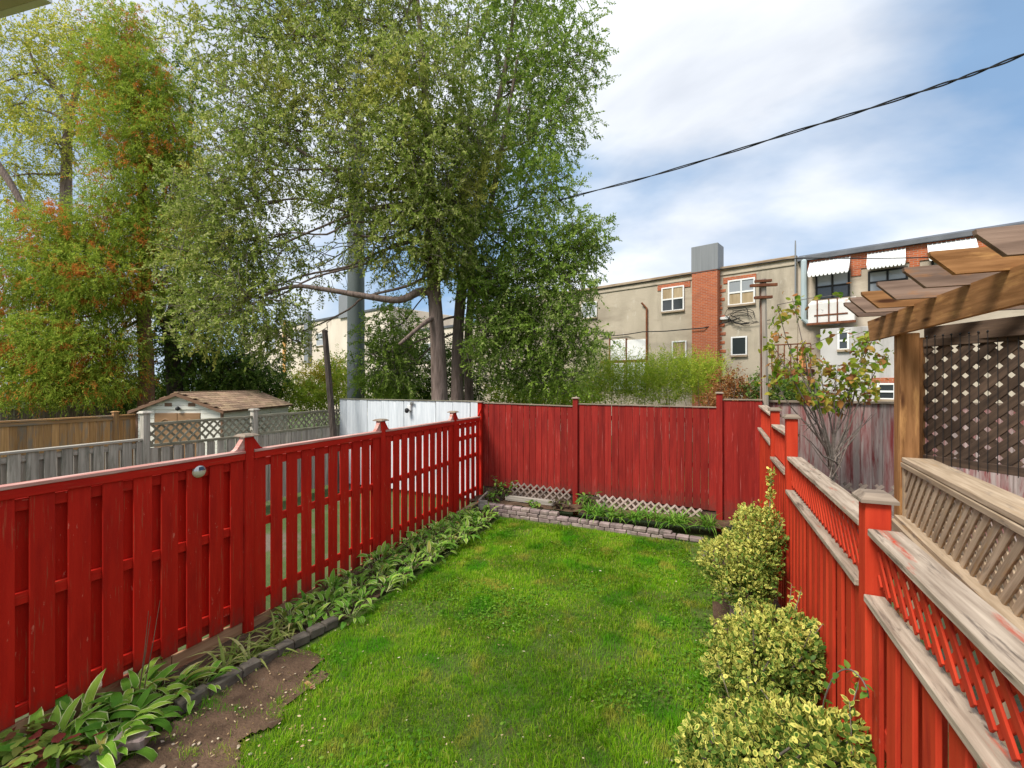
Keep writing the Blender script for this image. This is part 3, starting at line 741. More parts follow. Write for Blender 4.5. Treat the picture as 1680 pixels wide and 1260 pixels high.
M['white'] = surf('white_paint', (0.70, 0.70, 0.68), (0.80, 0.80, 0.78), sc=(3, 3, 3), rough=0.6, bump=0.1, rand=0.03)
M['black'] = surf('black_plastic', (0.012, 0.012, 0.012), (0.025, 0.025, 0.025), rough=0.5, bump=0, rand=0)
SW, SL, SE, SA = 2.36, 3.8, 2.03, 2.50
so = at(223, 700, 12.4); so.z = 0
shed = thing('garden_shed', 'cream vinyl garden shed with brown double door and tan shingle roof', 'shed', so, YAW + R(0.8))
MB().prism([(0.03, 0.03, 0), (SW - 0.03, 0.03, 0), (SW - 0.03, 0.03, SE - 0.02), (SW / 2, 0.03, SA - 0.03), (0.03, 0.03, SE - 0.02)], (0, SL - 0.06, 0)).build('wall', M['siding'], shed, world=False)
z = 0.0; k = 0
def gx(z):     # half width left at height z
    return SW / 2 if z < SE - .02 else max(0.02, SW / 2 * (SA - z) / (SA - SE))
while z < SA - 0.06:
    h = gx(z + 0.1)
    for (a, b) in ([(SW / 2 - h + .02, SW / 2 + h - .02)] if z > 1.98 else [(0.02, 0.50), (1.76, SW - 0.02)]):
        if b - a > 0.05:
            MB().box((a, 0.0, z + 0.004), (b, 0.028, z + 0.118), 0.006).build('siding_board', M['siding'], shed, world=False)
    if z < SE - 0.1:
        for q in range(3):
            MB().box((SW - 0.028, 0.05 + q * 1.25, z + 0.004), (SW, 0.05 + q * 1.25 + 1.2, z + 0.118), 0.006).build('siding_board', M['siding'], shed, world=False)
    z += 0.12
for x in (0.0, SW - 0.05):
    MB().box((x - .006, -0.012, 0), (x + 0.056, 0.05, SE - .03), 0.006).build('corner_trim', M['shedtrim'], shed, world=False)
for s in (0, 1):
    x0 = 0.51 + s * 0.625
    d = MB().box((x0, -0.01, 0.05), (x0 + 0.615, 0.03, 1.95), 0.006).build('door', M['sheddoor'], shed, world=False)
    pts = [(x0 + 0.1 + 0.415 * i / 10, -0.012, 1.62 + 0.16 * math.sin(math.pi * i / 10)) for i in range(11)]
    MB().tube(pts, 0.018, 6).build('arch_moulding', M['sheddoor'], d, world=False)
    MB().box((x0 + (0.52 if s == 0 else 0.06), -0.04, 1.0), (x0 + (0.55 if s == 0 else 0.09), -0.01, 1.15), .004).build('handle', M['black'], d, world=False)
for x in (0.78, 1.42):
    MB().box((x, -0.006, 2.13), (x + 0.2, 0.03, 2.23), 0.004).build('vent', M['shedtrim'], shed, world=False)
MB().lathe([(0.01, -0.06), (0.055, -0.04), (0.06, 0.0), (0.03, 0.05), (0.008, 0.06)], 12, (SW / 2, -0.06, 2.08)).build('gable_lamp', M['black'], shed, world=False, smooth=True)
sl_len = math.hypot(SW / 2 + 0.1, SA - SE)
for s in (-1, 1):
    e = V((SW / 2 + s * (SW / 2 + 0.1), 0, SE - 0.04)); a = V((SW / 2, 0, SA))
    MB().prism([(a.x, -0.12, a.z), (e.x, -0.12, e.z), (e.x, -0.12, e.z - 0.035), (a.x, -0.12, a.z - 0.035)], (0, SL + 0.2, 0)).build('roof_panel', M['shedtrim'], shed, world=False)
    MB().prism([(a.x, -0.15, a.z + .01), (e.x + s * .012, -0.15, e.z + .01), (e.x + s * .012, -0.15, e.z - 0.06), (a.x, -0.15, a.z - 0.075)], (0, 0.028, 0)).build('barge_board', M['shedtrim'], shed, world=False)
    dv = (e - a); nrm = V((dv.z, 0, -dv.x)).normalized()
    if nrm.z < 0: nrm = -nrm
    rows = 9; cols = 15
    for r in range(rows):
        for c in range(cols):
            y0 = -0.12 + (SL + 0.2) * (c + (0.5 if r % 2 else 0)) / cols
            p0 = a + dv * (r / rows) + V((0, y0, 0)) + nrm * 0.022
            p1 = a + dv * ((r + 1.12) / rows) + V((0, y0, 0)) + nrm * 0.030
            w = (SL + 0.2) / cols - 0.006
            if y0 + w > SL + .1: w = SL + .1 - y0
            if w < 0.05: continue
            off = V((0, w / 2, 0))
            bar('shingle', p0 + off, p1 + off, round(w, 2), 0.012, nrm, M['shingle'], shed, c=0.003, roll=jit(.01))
bar('ridge_cap', (SW / 2, -0.13, SA + 0.025), (SW / 2, SL + 0.1, SA + 0.025), 0.12, 0.02, (0, 0, 1), M['shingle'], shed)

# ================================================================== rear elevations of the street beyond
BRZ = math.atan2(-0.307, 0.952)
BO = at(1180, 630, 21); BO.z = 0
def bw(px, py, out=0.0):
    """measured point on the rear wall (or a plane standing out from it): distance along, height"""
    u = (px - 840) / F_PX; lat0, d0 = 9.65 - out * 0.648, 21.0 - out * 0.762
    s = (u * d0 - lat0) / (0.762 + 0.648 * u); d = d0 - 0.648 * s
    return s, CAM_H + (630 - py) / F_PX * d
M['stucco'] = surf('beige_stucco', (0.39, 0.335, 0.255), (0.50, 0.43, 0.33), sc=(1.2, 1.2, 0.6), detail=9, rough=0.95, bump=0.4, bscale=(16, 16, 16), rand=0, patches=[((0.23, 0.195, 0.15), (1.1, 1.1, 0.18), 0.54, 0.74), ((0.30, 0.25, 0.19), (0.25, 0.25, 0.9), 0.52, 0.70), ((0.54, 0.49, 0.40), (2.1, 2.1, 1.1), 0.62, 0.72)], bdist=0.02)
M['stucco2'] = surf('grey_beige_stucco', (0.43, 0.365, 0.285), (0.53, 0.455, 0.36), sc=(1.2, 1.2, 0.6), detail=9, rough=0.95, bump=0.4, bscale=(16, 16, 16), rand=0, patches=[((0.26, 0.215, 0.17), (1.1, 1.1, 0.18), 0.54, 0.72), ((0.33, 0.27, 0.21), (0.25, 0.25, 0.9), 0.52, 0.70)], bdist=0.02)
M['cream_wall'] = surf('pale_cream_render', (0.62, 0.53, 0.43), (0.72, 0.64, 0.53), sc=(0.6, 0.6, 0.3), rough=0.95, bump=0.2, rand=0, patches=[((0.52, 0.44, 0.36), (0.9, 0.9, 0.25), 0.58, 0.72)])
def brick_mat(name, c1, c2, mortar):
    m, nt, out = nodes(name)
    t = nd(nt, 'ShaderNodeTexCoord')
    sx = nd(nt, 'ShaderNodeSeparateXYZ', {0: t.outputs['Object']})
    cb = nd(nt, 'ShaderNodeCombineXYZ', {0: math_(nt, 'ADD', sx.outputs[0], sx.outputs[1]), 1: sx.outputs[2]})
    b = nd(nt, 'ShaderNodeTexBrick', {0: cb.outputs[0], 'Color1': c4(c1), 'Color2': c4(c2), 'Mortar': c4(mortar), 'Scale': 1.0, 'Mortar Size': 0.008, 'Brick Width': 0.22, 'Row Height': 0.075, 'Bias': 0.0})
    n = nd(nt, 'ShaderNodeTexNoise', {0: t.outputs['Object'], 'Scale': 1.7, 'Detail': 6.0})
    col = mixc(nt, ramp(nt, n.outputs[0], [(0.55, 0.0), (0.75, 0.55)]), b.outputs['Color'], (0.30, 0.12, 0.07))
    bp = nd(nt, 'ShaderNodeBump', {'Strength': 0.6, 'Distance': 0.01, 'Height': math_(nt, 'SUBTRACT', 1.0, b.outputs['Fac'])})
    bs = nd(nt, 'ShaderNodeBsdfPrincipled', {'Base Color': col, 'Roughness': 0.9, 'Normal': bp.outputs[0], 'Specular IOR Level': 0.2})
    nt.links.new(bs.outputs[0], out.inputs[0])
    return m
M['brick'] = brick_mat('orange_brick', (0.50, 0.135, 0.050), (0.38, 0.095, 0.040), (0.40, 0.27, 0.20))
M['rust'] = surf('rusty_iron', (0.10, 0.035, 0.018), (0.22, 0.08, 0.035), sc=(5, 5, 5), rough=0.9, bump=0.4, rand=0.1)
M['greymetal'] = surf('ribbed_grey_sheet', (0.19, 0.20, 0.21), (0.25, 0.26, 0.27), sc=(30, 30, 0.6), rough=0.5, bump=0.6, bscale=(25, 25, 0.2), rand=0, bdist=0.02)
M['flash'] = surf('dark_roof_flashing', (0.07, 0.075, 0.085), (0.12, 0.125, 0.135), sc=(2, 2, 2), rough=0.6, bump=0.1, rand=0)
M['awning'] = surf('white_aluminium_awning', (0.74, 0.74, 0.72), (0.82, 0.82, 0.80), sc=(1, 1, 1), rough=0.5, bump=0, rand=0, patches=[((0.55, 0.52, 0.47), (2.5, 2.5, 2.5), 0.62, 0.75)])
M['pipe'] = surf('pale_blue_downpipe', (0.34, 0.42, 0.44), (0.45, 0.52, 0.53), sc=(4, 4, 1), rough=0.6, bump=0.1, rand=0)
M['glass'] = glass_mat('window_glass_dark', (0.035, 0.042, 0.045), 0.08)
M['glass_sky'] = glass_mat('window_glass_pale', (0.32, 0.34, 0.36), 0.06)
M['curtain'] = surf('warm_window_blind', (0.30, 0.21, 0.11), (0.46, 0.36, 0.22), sc=(9, 9, 1), rough=0.4, bump=0, rand=0.1, spec=0.6)
M['capstone'] = surf('stained_parapet_coping', (0.20, 0.13, 0.075), (0.46, 0.37, 0.27), sc=(1.5, 4, 6), rough=0.95, bump=0.4, rand=0)
def window(root, s0, s1, z0, z1, out=0.0, nx=2, nz=2, pane='curtain', frame='white', fw_=0.07, pane2=None):
    y = -out
    win = MB().box((s0, y - 0.012, z0), (s1, y - 0.002, z1)).build('window', M['black'], root, world=False)
    MB().box((s0 - .05, y - 0.09, z0 - 0.09), (s1 + .05, y - 0.001, z0 - 0.003), 0.006).build('sill', M['capstone'], win, world=False)
    for i in range(nx):
        for j in range(nz):
            a = s0 + (s1 - s0) * i / nx; b = s0 + (s1 - s0) * (i + 1) / nx; c = z0 + (z1 - z0) * j / nz; d = z0 + (z1 - z0) * (j + 1) / nz
            MB().box((a + .02, y - 0.024, c + .02), (b - .02, y - 0.016, d - .02)).build('pane', M[pane2 if (pane2 and j == 0) else pane], win, world=False)
    for i in range(nx + 1):
        x = s0 + (s1 - s0) * i / nx; e = fw_ / 2 if 0 < i < nx else fw_ / 2
        MB().box((x - e, y - 0.06, z0 + .001), (x + e, y - 0.014, z1 - .001), 0.005).build('frame', M[frame], win, world=False)
    for j in range(nz + 1):
        zz_ = z0 + (z1 - z0) * j / nz; e = fw_ / 2 if 0 < j < nz else fw_ / 2
        MB().box((s0 - fw_ / 2 + .002, y - 0.055, zz_ - e), (s1 + fw_ / 2 - .002, y - 0.015, zz_ + e), 0.005).build('frame', M[frame], win, world=False)
    return win
def wbox(root, name, px0, px1, py0, py1, out, depth, mat, c=0.01):
    """a box whose front face was measured at those pixels, standing `out` proud of the wall"""
    s0, z1 = bw(px0, py0, out); s1, z0 = bw(px1, py1, out)
    return MB().box((s0, -out, z0), (s1, -out + depth, z1), c).build(name, M[mat], root, world=False)

b1 = thing('stucco_building', 'two storey beige stucco building rear with a tall orange brick chimney', 'building', BO, BRZ)
S0, S1 = bw(780, 500)[0], bw(1309, 500)[0]
RT = 8.13
MB().box((S0, 0, -0.2), (S1, 9, RT), 0.02).build('wall', M['stucco'], b1, world=False)
MB().box((S0 - .05, -0.10, RT - 0.12), (S1 - 0.02, 0.3, RT + 0.04), 0.03).build('parapet', M['capstone'], b1, world=False)
MB().box((S0, -0.05, RT - 0.36), (S1 - 0.02, -0.003, RT - 0.28), 0.01).build('string_course', M['stucco'], b1, world=False)
ch = wbox(b1, 'chimney', 1135, 1177, 440, 700, 0.45, 0.5, 'brick')
wbox(b1, 'chimney_cowl', 1134, 1178, 406, 441, 0.46, 0.9, 'greymetal')
cx1 = bw(1177, 500, 0.45)[0]
random.seed(21)
for q in range(22):        # toothed brick quoins beside the chimney breast
    z_ = 3.2 + q * 0.2
    if z_ < 7.4:
        w = random.choice((0.1, 0.2, 0.24)) if q % 2 else 0.07
        MB().box((cx1 - 0.1, -0.03, z_), (cx1 + w, 0.02, z_ + 0.14), 0.01).build('quoin_brick', M['brick'], b1, world=False)
        sx0 = bw(1135, 500, 0.45)[0]
        MB().box((sx0 - (0.12 if q % 2 else 0.05), -0.03, z_), (sx0 + .1, 0.02, z_ + 0.14), 0.01).build('quoin_brick', M['brick'], b1, world=False)
for (p0, p1, q0, q1, kw) in [(1087, 1122, 474, 508, dict(pane='curtain', pane2='glass')), (1196, 1238, 462, 497, dict(pane='glass_sky', pane2='curtain')), (1104, 1126, 561, 586, dict(nx=1, nz=1, pane='curtain')),
                             (1201, 1225, 554, 582, dict(nx=1, nz=1, pane='glass')), (956, 979, 498, 520, dict(nx=2, nz=1, pane='glass_sky'))]:
    s0, z1 = bw(p0, q0); s1, z0 = bw(p1, q1)
    window(b1, s0, s1, z0, z1, 0.02, **kw)
for (p0, p1, q) in ((1079, 1133, 473), (1187, 1241, 461)):
    s0, z1 = bw(p0, q - 7); s1, z0 = bw(p1, q + 1)
    zc = (z1 + z0) / 2
    MB().box((s0, -0.04, zc - 0.13), (s1, -0.003, zc + 0.15), 0.01).build('brick_lintel', M['brick'], b1, world=False)
for (p0, p1) in ((1000, 1026), (1028, 1060)):
    wbox(b1, 'panel_door', p0, p1, 558, 640, 0.06, 0.055, 'white')
for px in (1000, 1027, 1060):
    wbox(b1, 'door_post', px - 1, px + 1, 555, 640, 0.10, 0.1, 'rust')
wbox(b1, 'railing', 985, 1062, 592, 594, 1.0, 0.04, 'rust')
for px in (985, 1005, 1024, 1043, 1062):
    wbox(b1, 'railing_post', px - 0.7, px + 0.7, 593, 640, 1.0, 0.04, 'rust')
s, zt = bw(1062, 506)
MB().tube([(s, -0.08, 2.5), (s, -0.08, zt), (s - 0.25, -0.15, zt + 0.3)], 0.05, 8).build('conduit', M['rust'], b1, world=False)
wp = [bw(px, py) for px, py in ((985, 553), (1030, 549), (1062, 546), (1100, 545), (1135, 542), (1160, 540), (1190, 530), (1215, 522))]
MB().tube([(s, -0.56 if 1 < i < 6 else -0.1, z) for i, (s, z) in enumerate(wp)], 0.025, 5).build('wall_cable', M['wire'], b1, world=False)
random.seed(5)
for q in range(5):
    pts = []
    cx, cz = bw(1212 + jit(6), 523 + jit(5))
    for i in range(9):
        t = i / 8 * math.pi * random.uniform(1.3, 1.9)
        pts.append((cx + 0.75 * math.cos(t) + 0.1 * i - 0.2, -0.12 - 0.02 * q, cz + (0.22 + 0.05 * q) * math.sin(t)))
    MB().tube(pts, 0.014, 4).build('wall_cable', M['wire'], b1, world=False)
s, z_ = bw(1190, 523); MB().box((s - .2, -0.15, z_ - .05), (s + .2, -0.02, z_ + .08), 0.01).build('junction_box', M['white'], b1, world=False)
# iron stair and landing
s0, z0 = bw(1222, 640, 1.2); s1, z1 = bw(1262, 598, 1.2)
bar('stair_rail', (s0, -1.2, z0), (s1, -1.2, z1), 0.05, 0.05, (0, -1, 0), M['rust'], b1)
bar('stair_string', (s0, -1.2, z0 - 0.8), (s1, -1.2, z1 - 0.8), 0.2, 0.05, (0, -1, 0), M['rust'], b1)

b2 = thing('brick_top_building', 'stucco building rear with orange brick parapet and white window awnings', 'building', BO, BRZ)
T0, T1 = S1 + 0.005, 16.0
MB().box((T0, -0.004, -0.2), (T1, 9, 8.0), 0.02).build('wall', M['stucco2'], b2, world=False)
MB().box((T0 + 0.3, -0.05, 7.25), (T1, -0.006, 7.86), 0.01).build('brick_band', M['brick'], b2, world=False)
MB().prism([(T0, -0.22, 7.86), (T0, -0.20, 8.02), (T0, 0.4, 8.22), (T0, 0.4, 7.86)], (T1 - T0, 0, 0)).build('roof_edge', M['flash'], b2, world=False)
for px in (1404, 1500):
    s0, z1 = bw(px - 8, 420, .03); s1, z0 = bw(px + 9, 452, .03)
    MB().box((s0, -0.045, z0), (s1, -0.007, 7.26), 0.01).build('brick_panel', M['brick'], b2, world=False)
def awning(root, px0, px1, pyt, pyb):
    s0, zt = bw(px0 + 4, pyt); s1, _ = bw(px1 - 2, pyt)
    _, zb_ = bw((px0 + px1) / 2, pyb, 0.9)
    zb_ = min(zb_, zt - 0.35)
    n = 10; w = (s1 - s0) / n
    aw = MB().prism([(s0, -0.02, zt), (s0, -0.85, zb_ + 0.1), (s0, -0.85, zb_ + 0.07), (s0, -0.02, zt - 0.04)], (s1 - s0, 0, 0)).build('awning', M['awning'], root, world=False)
    pts = [(s0, -0.855, zb_ + 0.12), (s1, -0.855, zb_ + 0.12)]
    for i in range(n):
        x = s1 - w * i
        pts += [(x, -0.855, zb_ + 0.02), (x - w * 0.25, -0.855, zb_ - 0.05), (x - w * 0.75, -0.855, zb_ - 0.05)]
    pts.append((s0, -0.855, zb_ + 0.02))
    MB().prism(pts, (0, -0.012, 0)).build('valance', M['awning'], aw, world=False)
    for i in range(n + 1):
        x = s0 + w * i
        MB().prism([(x - .012, -0.02, zt + .004), (x - .012, -0.85, zb_ + 0.104), (x - .012, -0.85, zb_ + 0.13), (x - .012, -0.02, zt + 0.03)], (0.024, 0, 0)).build('awning_rib', M['awning'], aw, world=False)
    for x, sg in ((s0, 1), (s1, -1)):
        MB().prism([(x, -0.02, zt), (x, -0.85, zb_ + 0.1), (x, -0.85, zb_), (x, -0.02, zt - 0.3)], (0.012 * sg, 0, 0)).build('awning_cheek', M['awning'], aw, world=False)
for a in ((1326, 1397, 430, 448), (1420, 1487, 416, 436), (1518, 1602, 401, 421)):
    awning(b2, *a)
for (p0, p1, q0, q1, kw) in [(1340, 1393, 452, 487, dict(nx=2, nz=2, pane='glass_sky', pane2='glass', frame='black')), (1426, 1488, 447, 476, dict(nx=2, nz=2, pane='glass_sky', frame='black')), (1530, 1602, 428, 462, dict(nx=2, nz=2, pane='glass_sky', frame='black'))]:
    s0, z1 = bw(p0, q0); s1, z0 = bw(p1, q1); window(b2, s0, s1, z0, z1, 0.02, **kw)
s, _ = bw(1320, 500); zt = bw(1320, 428)[1]; zbt = bw(1320, 531)[1]
MB().tube([(s, -0.02, zt + .1), (s, -0.18, zt - .05), (s, -0.18, zbt + .15), (s + 0.15, -0.18, zbt), (s + 1.2, -0.18, zbt - .08)], 0.11, 10).build('downpipe', M['pipe'], b2, world=False)
s, _ = bw(1306, 500); zt = bw(1306, 396)[1]; zbt = bw(1306, 500)[1]
MB().tube([(s, -0.14, zbt), (s, -0.14, zt - .2), (s, -0.14, zt)], [0.035, 0.03, 0.02], 8).build('mast', M['greymetal'], b2, world=False)
# old canopy and rear porch
s0, z1 = bw(1326, 500, 1.0); s1, z0 = bw(1402, 529, 1.0)
M['rustywhite'] = surf('white_sheet_streaked_with_rust', (0.60, 0.58, 0.55), (0.74, 0.72, 0.69), sc=(2, 2, 2), rough=0.8, bump=0.2, rand=0, patches=[((0.36, 0.14, 0.05), (1.8, 1.8, 0.8), 0.55, 0.64), ((0.12, 0.07, 0.05), (3, 3, 3), 0.64, 0.7)])
cn = MB().prism([(s0, 0, z1 + 0.3), (s0, -1.0, z1), (s0, -1.0, z0 + .1), (s0, 0, z0 + 0.2)], (s1 - s0, 0, 0)).build('canopy', M['rustywhite'], b2, world=False)
MB().box((s0 - .05, -1.06, z0), (s1 + .05, -0.98, z0 + 0.09), 0.01).build('canopy_beam', M['rust'], cn, world=False)
MB().box((s0 + .2, -1.03, z0 + .35), (s1 - .2, -0.99, z0 + 0.40), 0.005).build('canopy_rod', M['rust'], cn, world=False)
for px in (1341, 1360, 1374):
    s, _ = bw(px, 500, 1.0); MB().box((s - .02, -1.05, z0), (s + .02, -1.0, z1 + .15), 0.004).build('canopy_rod', M['rust'], cn, world=False)
s0, z1 = bw(1346, 540, 1.4); s1, _ = bw(1475, 540, 1.4)
M['palewall'] = surf('pale_grey_plaster', (0.42, 0.40, 0.385), (0.56, 0.54, 0.52), sc=(1, 1, .6), rough=0.9, bump=0.2, rand=0, patches=[((0.27, 0.24, 0.215), (1.2, 1.2, 0.22), 0.52, 0.7)])
MB().box((s0, -1.4, -0.1), (s1, -0.01, z1), 0.01).build('rear_annexe', M['palewall'], b2, world=False)
bs0, bz1 = bw(1430, 620, 1.4); bs1, bz0 = bw(1475, 628, 1.4)
MB().box((bs0, -1.44, bz0), (bs1, -1.405, bz1), 0.005).build('brick_course', M['brick'], b2, world=False)
for (p0, p1, q0, q1) in ((1376, 1392, 545, 573), (1441, 1468, 630, 655)):
    a, zt = bw(p0, q0, 1.4); b, zb_ = bw(p1, q1, 1.4)
    window(b2, a, b, zb_, zt, 1.41, nx=1, nz=2, pane='glass')
# rusty landing by the annexe
s0, z1 = bw(1266, 606, 1.6); s1, z0 = bw(1330, 616, 1.6)
ld = MB().box((s0, -1.6, z0), (s1, -0.4, z1), 0.01).build('landing', M['rust'], b2, world=False)
for i in range(7):
    x = s0 + (s1 - s0) * i / 6
    MB().box((x - .02, -1.58, z1 + .003), (x + .02, -1.54, z1 + 0.95), 0.004).build('baluster', M['rust'], ld, world=False)
MB().box((s0, -1.60, z1 + .953), (s1, -1.53, z1 + 1.0), 0.004).build('handrail', M['rust'], ld, world=False)
for x in (s0 + .05, s1 - .05):
    MB().box((x - .05, -1.58, -0.1), (x + .05, -1.48, z0 - .002), 0.004).build('landing_post', M['rust'], ld, world=False)
M['orangedoor'] = surf('faded_orange_door', (0.50, 0.20, 0.06), (0.58, 0.27, 0.10), rough=0.7, bump=0.1, rand=0)
wbox(b2, 'back_door', 1311, 1322, 572, 606, 0.05, 0.04, 'orangedoor')

# cream row glimpsed through the elms
b3 = thing('cream_building', 'pale cream flat roofed building glimpsed between the elms', 'building', BO, BRZ)
U0, U1 = bw(400, 500)[0], bw(640, 500)[0]
MB().box((U0, 0, -0.2), (U1, 9, 9.3), 0.02).build('wall', M['cream_wall'], b3, world=False)
MB().box((U0, -0.1, 9.15), (U1 + .1, 0.4, 9.35), 0.02).build('parapet', M['flash'], b3, world=False)
M['ochre'] = surf('ochre_downpipe', (0.55, 0.28, 0.08), (0.62, 0.34, 0.11), rough=0.7, bump=0, rand=0)
wbox(b3, 'ochre_pilaster', 463, 467, 525, 640, 0.15, 0.14, 'ochre')
wbox(b3, 'chimney', 555, 570, 485, 520, 0.2, 1.2, 'greymetal')
wbox(b3, 'flue', 498, 505, 512, 595, 0.4, 0.38, 'greymetal')
for (p0, p1, q0, q1) in ((480, 494, 545, 562), (436, 452, 555, 575), (520, 534, 548, 566), (470, 477, 590, 600)):
    a, zt = bw(p0, q0); b, zb_ = bw(p1, q1); window(b3, a, b, zb_, zt, 0.02, nx=1, nz=2, pane='glass_sky')
b4 = thing('cream_building', 'long pale building wall beyond the elm trunks', 'building', BO, BRZ)
MB().box((U1 + 0.4, 1.0, -0.2), (S0 - 0.2, 9, 7.2), 0.02).build('wall', M['cream_wall'], b4, world=False)
MB().box((U1 + 0.4, 0.9, 7.05), (S0 - .2, 1.3, 7.25), 0.02).build('parapet', M['flash'], b4, world=False)
for k in range(4):
    a = U1 + 3 + k * 4; window(b4, a, a + 1.2, 4.6, 6.0, -0.98, nx=2, nz=2, pane='glass_sky')

# ================================================================== poles and cables
M['polesteel'] = surf('grey_green_pole_paint', (0.10, 0.125, 0.13), (0.15, 0.175, 0.18), sc=(1, 1, 0.4), rough=0.6, bump=0.05, rand=0)
base = at(584, 655, 17.5)
pl = thing('steel_pole', 'thick grey steel utility pole rising behind the elm boughs', 'pole', (base.x, base.y, -0.06))
MB().lathe([(0.335, -0.06), (0.325, 4), (0.315, 8), (0.30, 12), (0.29, 15)], 20, (base.x, base.y, 0)).build('shaft', M['polesteel'], pl, smooth=True)
MB().lathe([(0.45, -0.06), (0.45, 0.05), (0.36, 0.06)], 20, (base.x, base.y, 0)).build('base_flange', M['polesteel'], pl)
MB().lathe([(0.33, 0.0), (0.33, 0.08)], 20, (base.x, base.y, 8.6)).build('joint_band', M['greymetal'], pl)
b_, t_ = at(546, 700, 11.6), at(533, 545, 11.6)
ps = thing('leaning_post', 'dark slightly leaning timber post by the lattice fence end', 'post', (b_.x, b_.y, 0))
dd = (t_ - b_).normalized(); b0 = b_ - dd * (b_.z / dd.z)
MB().tube([b0, b0 + (t_ - b0) * 0.5, t_], [0.085, 0.08, 0.07], 9).build('shaft', M['bark_dark'], ps)
MB().lathe([(0.075, 0), (0.075, 0.04), (0.02, 0.07)], 9, t_).build('cap', M['bark_dark'], ps)
M['poletimber'] = surf('grey_pole_timber', (0.24, 0.20, 0.165), (0.42, 0.36, 0.30), sc=(20, 20, 1.5), rough=0.9, bump=0.6, rand=0, bdist=0.01)
cb_ = at(1256, 690, 8.25); ct = at(1251, 458, 8.25)
cp = thing('clothesline_pole', 'grey timber clothesline pole with rusty cross arms at the fence corner', 'pole', (cb_.x, cb_.y, 0))
MB().tube([(cb_.x, cb_.y, 0), (cb_.x - .02, cb_.y, 2.5), (ct.x, ct.y, ct.z)], [0.078, 0.07, 0.06], 10).build('shaft', M['poletimber'], cp)
for py, l, h in ((461, 0.16, 0.045), (468, 0.26, 0.05), (488, 0.17, 0.05)):
    c = at(1251, py, 8.18); ax = V((CS, SN, 0.05))
    bar('cross_arm', c - ax * l * 0.85, c + ax * l, 0.06, h, (0, 0, 1), M['rust'], cp)
MB().tube([(cb_.x - .075, cb_.y - .06, 1.9), (cb_.x - .08, cb_.y - .06, 4.5)], 0.012, 5).build('ground_wire', M['rust'], cp)

def wire_pts(A, B, meas):
    """plan line A-B (ahead/aside of the lens) and heights measured along it"""
    out = []
    for px, py in meas:
        u = (px - 840) / F_PX
        (l0, d0), (l1, d1) = A, B
        t = (u * d0 - l0) / ((l1 - l0) - u * (d1 - d0)); d = d0 + (d1 - d0) * t
        out.append(at(px, py, d))
    return out
def smooth_pts(P, n=6):
    out = []
    for i in range(len(P) - 1):
        p0 = P[max(i - 1, 0)]; p1 = P[i]; p2 = P[i + 1]; p3 = P[min(i + 2, len(P) - 1)]
        for k in range(n):
            t = k / n
            out.append(0.5 * ((2 * p1) + (p2 - p0) * t + (2 * p0 - 5 * p1 + 4 * p2 - p3) * t * t + (3 * p1 - p0 - 3 * p2 + p3) * t ** 3))
    return out + [P[-1]]
wc = smooth_pts(wire_pts((-1.84, 17), (7.45, 5.2), [(700, 386), (830, 352), (945, 321), (1060, 291), (1190, 252), (1310, 214), (1420, 180), (1530, 144), (1600, 120), (1680, 89), (1800, 38)]), 10)
sc_ = thing('service_cable', 'twisted black overhead service cable crossing the sky', 'cable', wc[len(wc) // 2])
for k in range(2):
    pts = []
    for i, p in enumerate(wc):
        a = i * 0.42 + k * math.pi
        pts.append(p + V((0, math.cos(a) * 0.012, math.sin(a) * 0.016)))
    MB().tube(pts, 0.0125, 5).build('strand', M['wire'], sc_)
w2 = smooth_pts(wire_pts((0, 17), (12.5, 11.2), [(780, 497), (860, 490), (1000, 472), (1130, 450), (1250, 432), (1310, 424), (1400, 424), (1500, 423), (1700, 418)]), 5)
tag(MB().tube(w2, 0.016, 5).build('overhead_wire', M['wire']), 'thin dark wire strung before the stucco building roofline', 'wire')

# floodlight on the pale fence
fp = on_y(672, 668, BY + 0.2)
fl_ = thing('floodlight', 'small white security lamp on top of the pale fence', 'lamp', fp)
MB().box(fp + V((-.05, -.04, -.09)), fp + V((.05, .03, .05)), 0.01).build('bracket', M['white'], fl_)
MB().lathe([(0.03, -0.12), (0.055, -0.08), (0.05, -0.02), (0.02, 0.0)], 12, fp + V((-0.02, -0.09, -0.02))).build('lamp_head', M['black'], fl_, smooth=True)
MB().tube([fp + V((0.04, 0, .05)), fp + V((0.06, -.02, .12)), fp + V((0.13, -.05, .13))], 0.03, 8).build('lamp_arm', M['steel'], fl_)

# ================================================================== neighbour's pergola, screen and deck railing
pg = thing('pergola', 'stained brown timber pergola corner with angled rafter tails', 'pergola', (1.7, 5.0, 0))
PX = 1.60
bar('post', (PX + 0.115, 5.08, 0), (PX + 0.115, 5.08, 3.20), 0.14, 0.14, (0, -1, 0), M['cedar_wood'], pg, c=0.006)
MB().prism([(PX - 0.02, 5.62, 3.385), (PX - 0.02, 5.55, 3.18), (PX - 0.02, 1.2, 3.18), (PX - 0.02, 1.2, 3.385)], (0.042, 0, 0)).build('beam', M['cedar_wood'], pg)
bo = [o for o in pg.children if o.name.startswith('beam')][0]
def along_x_timber(name, pts_xz, y, t, mat, parent):
    """a plank seen in profile (x, z); its mesh axis runs along x so that the grain follows it"""
    return MB().prism([(x, y - t / 2, z) for x, z in pts_xz], (0, t, 0)).build(name, mat, parent)
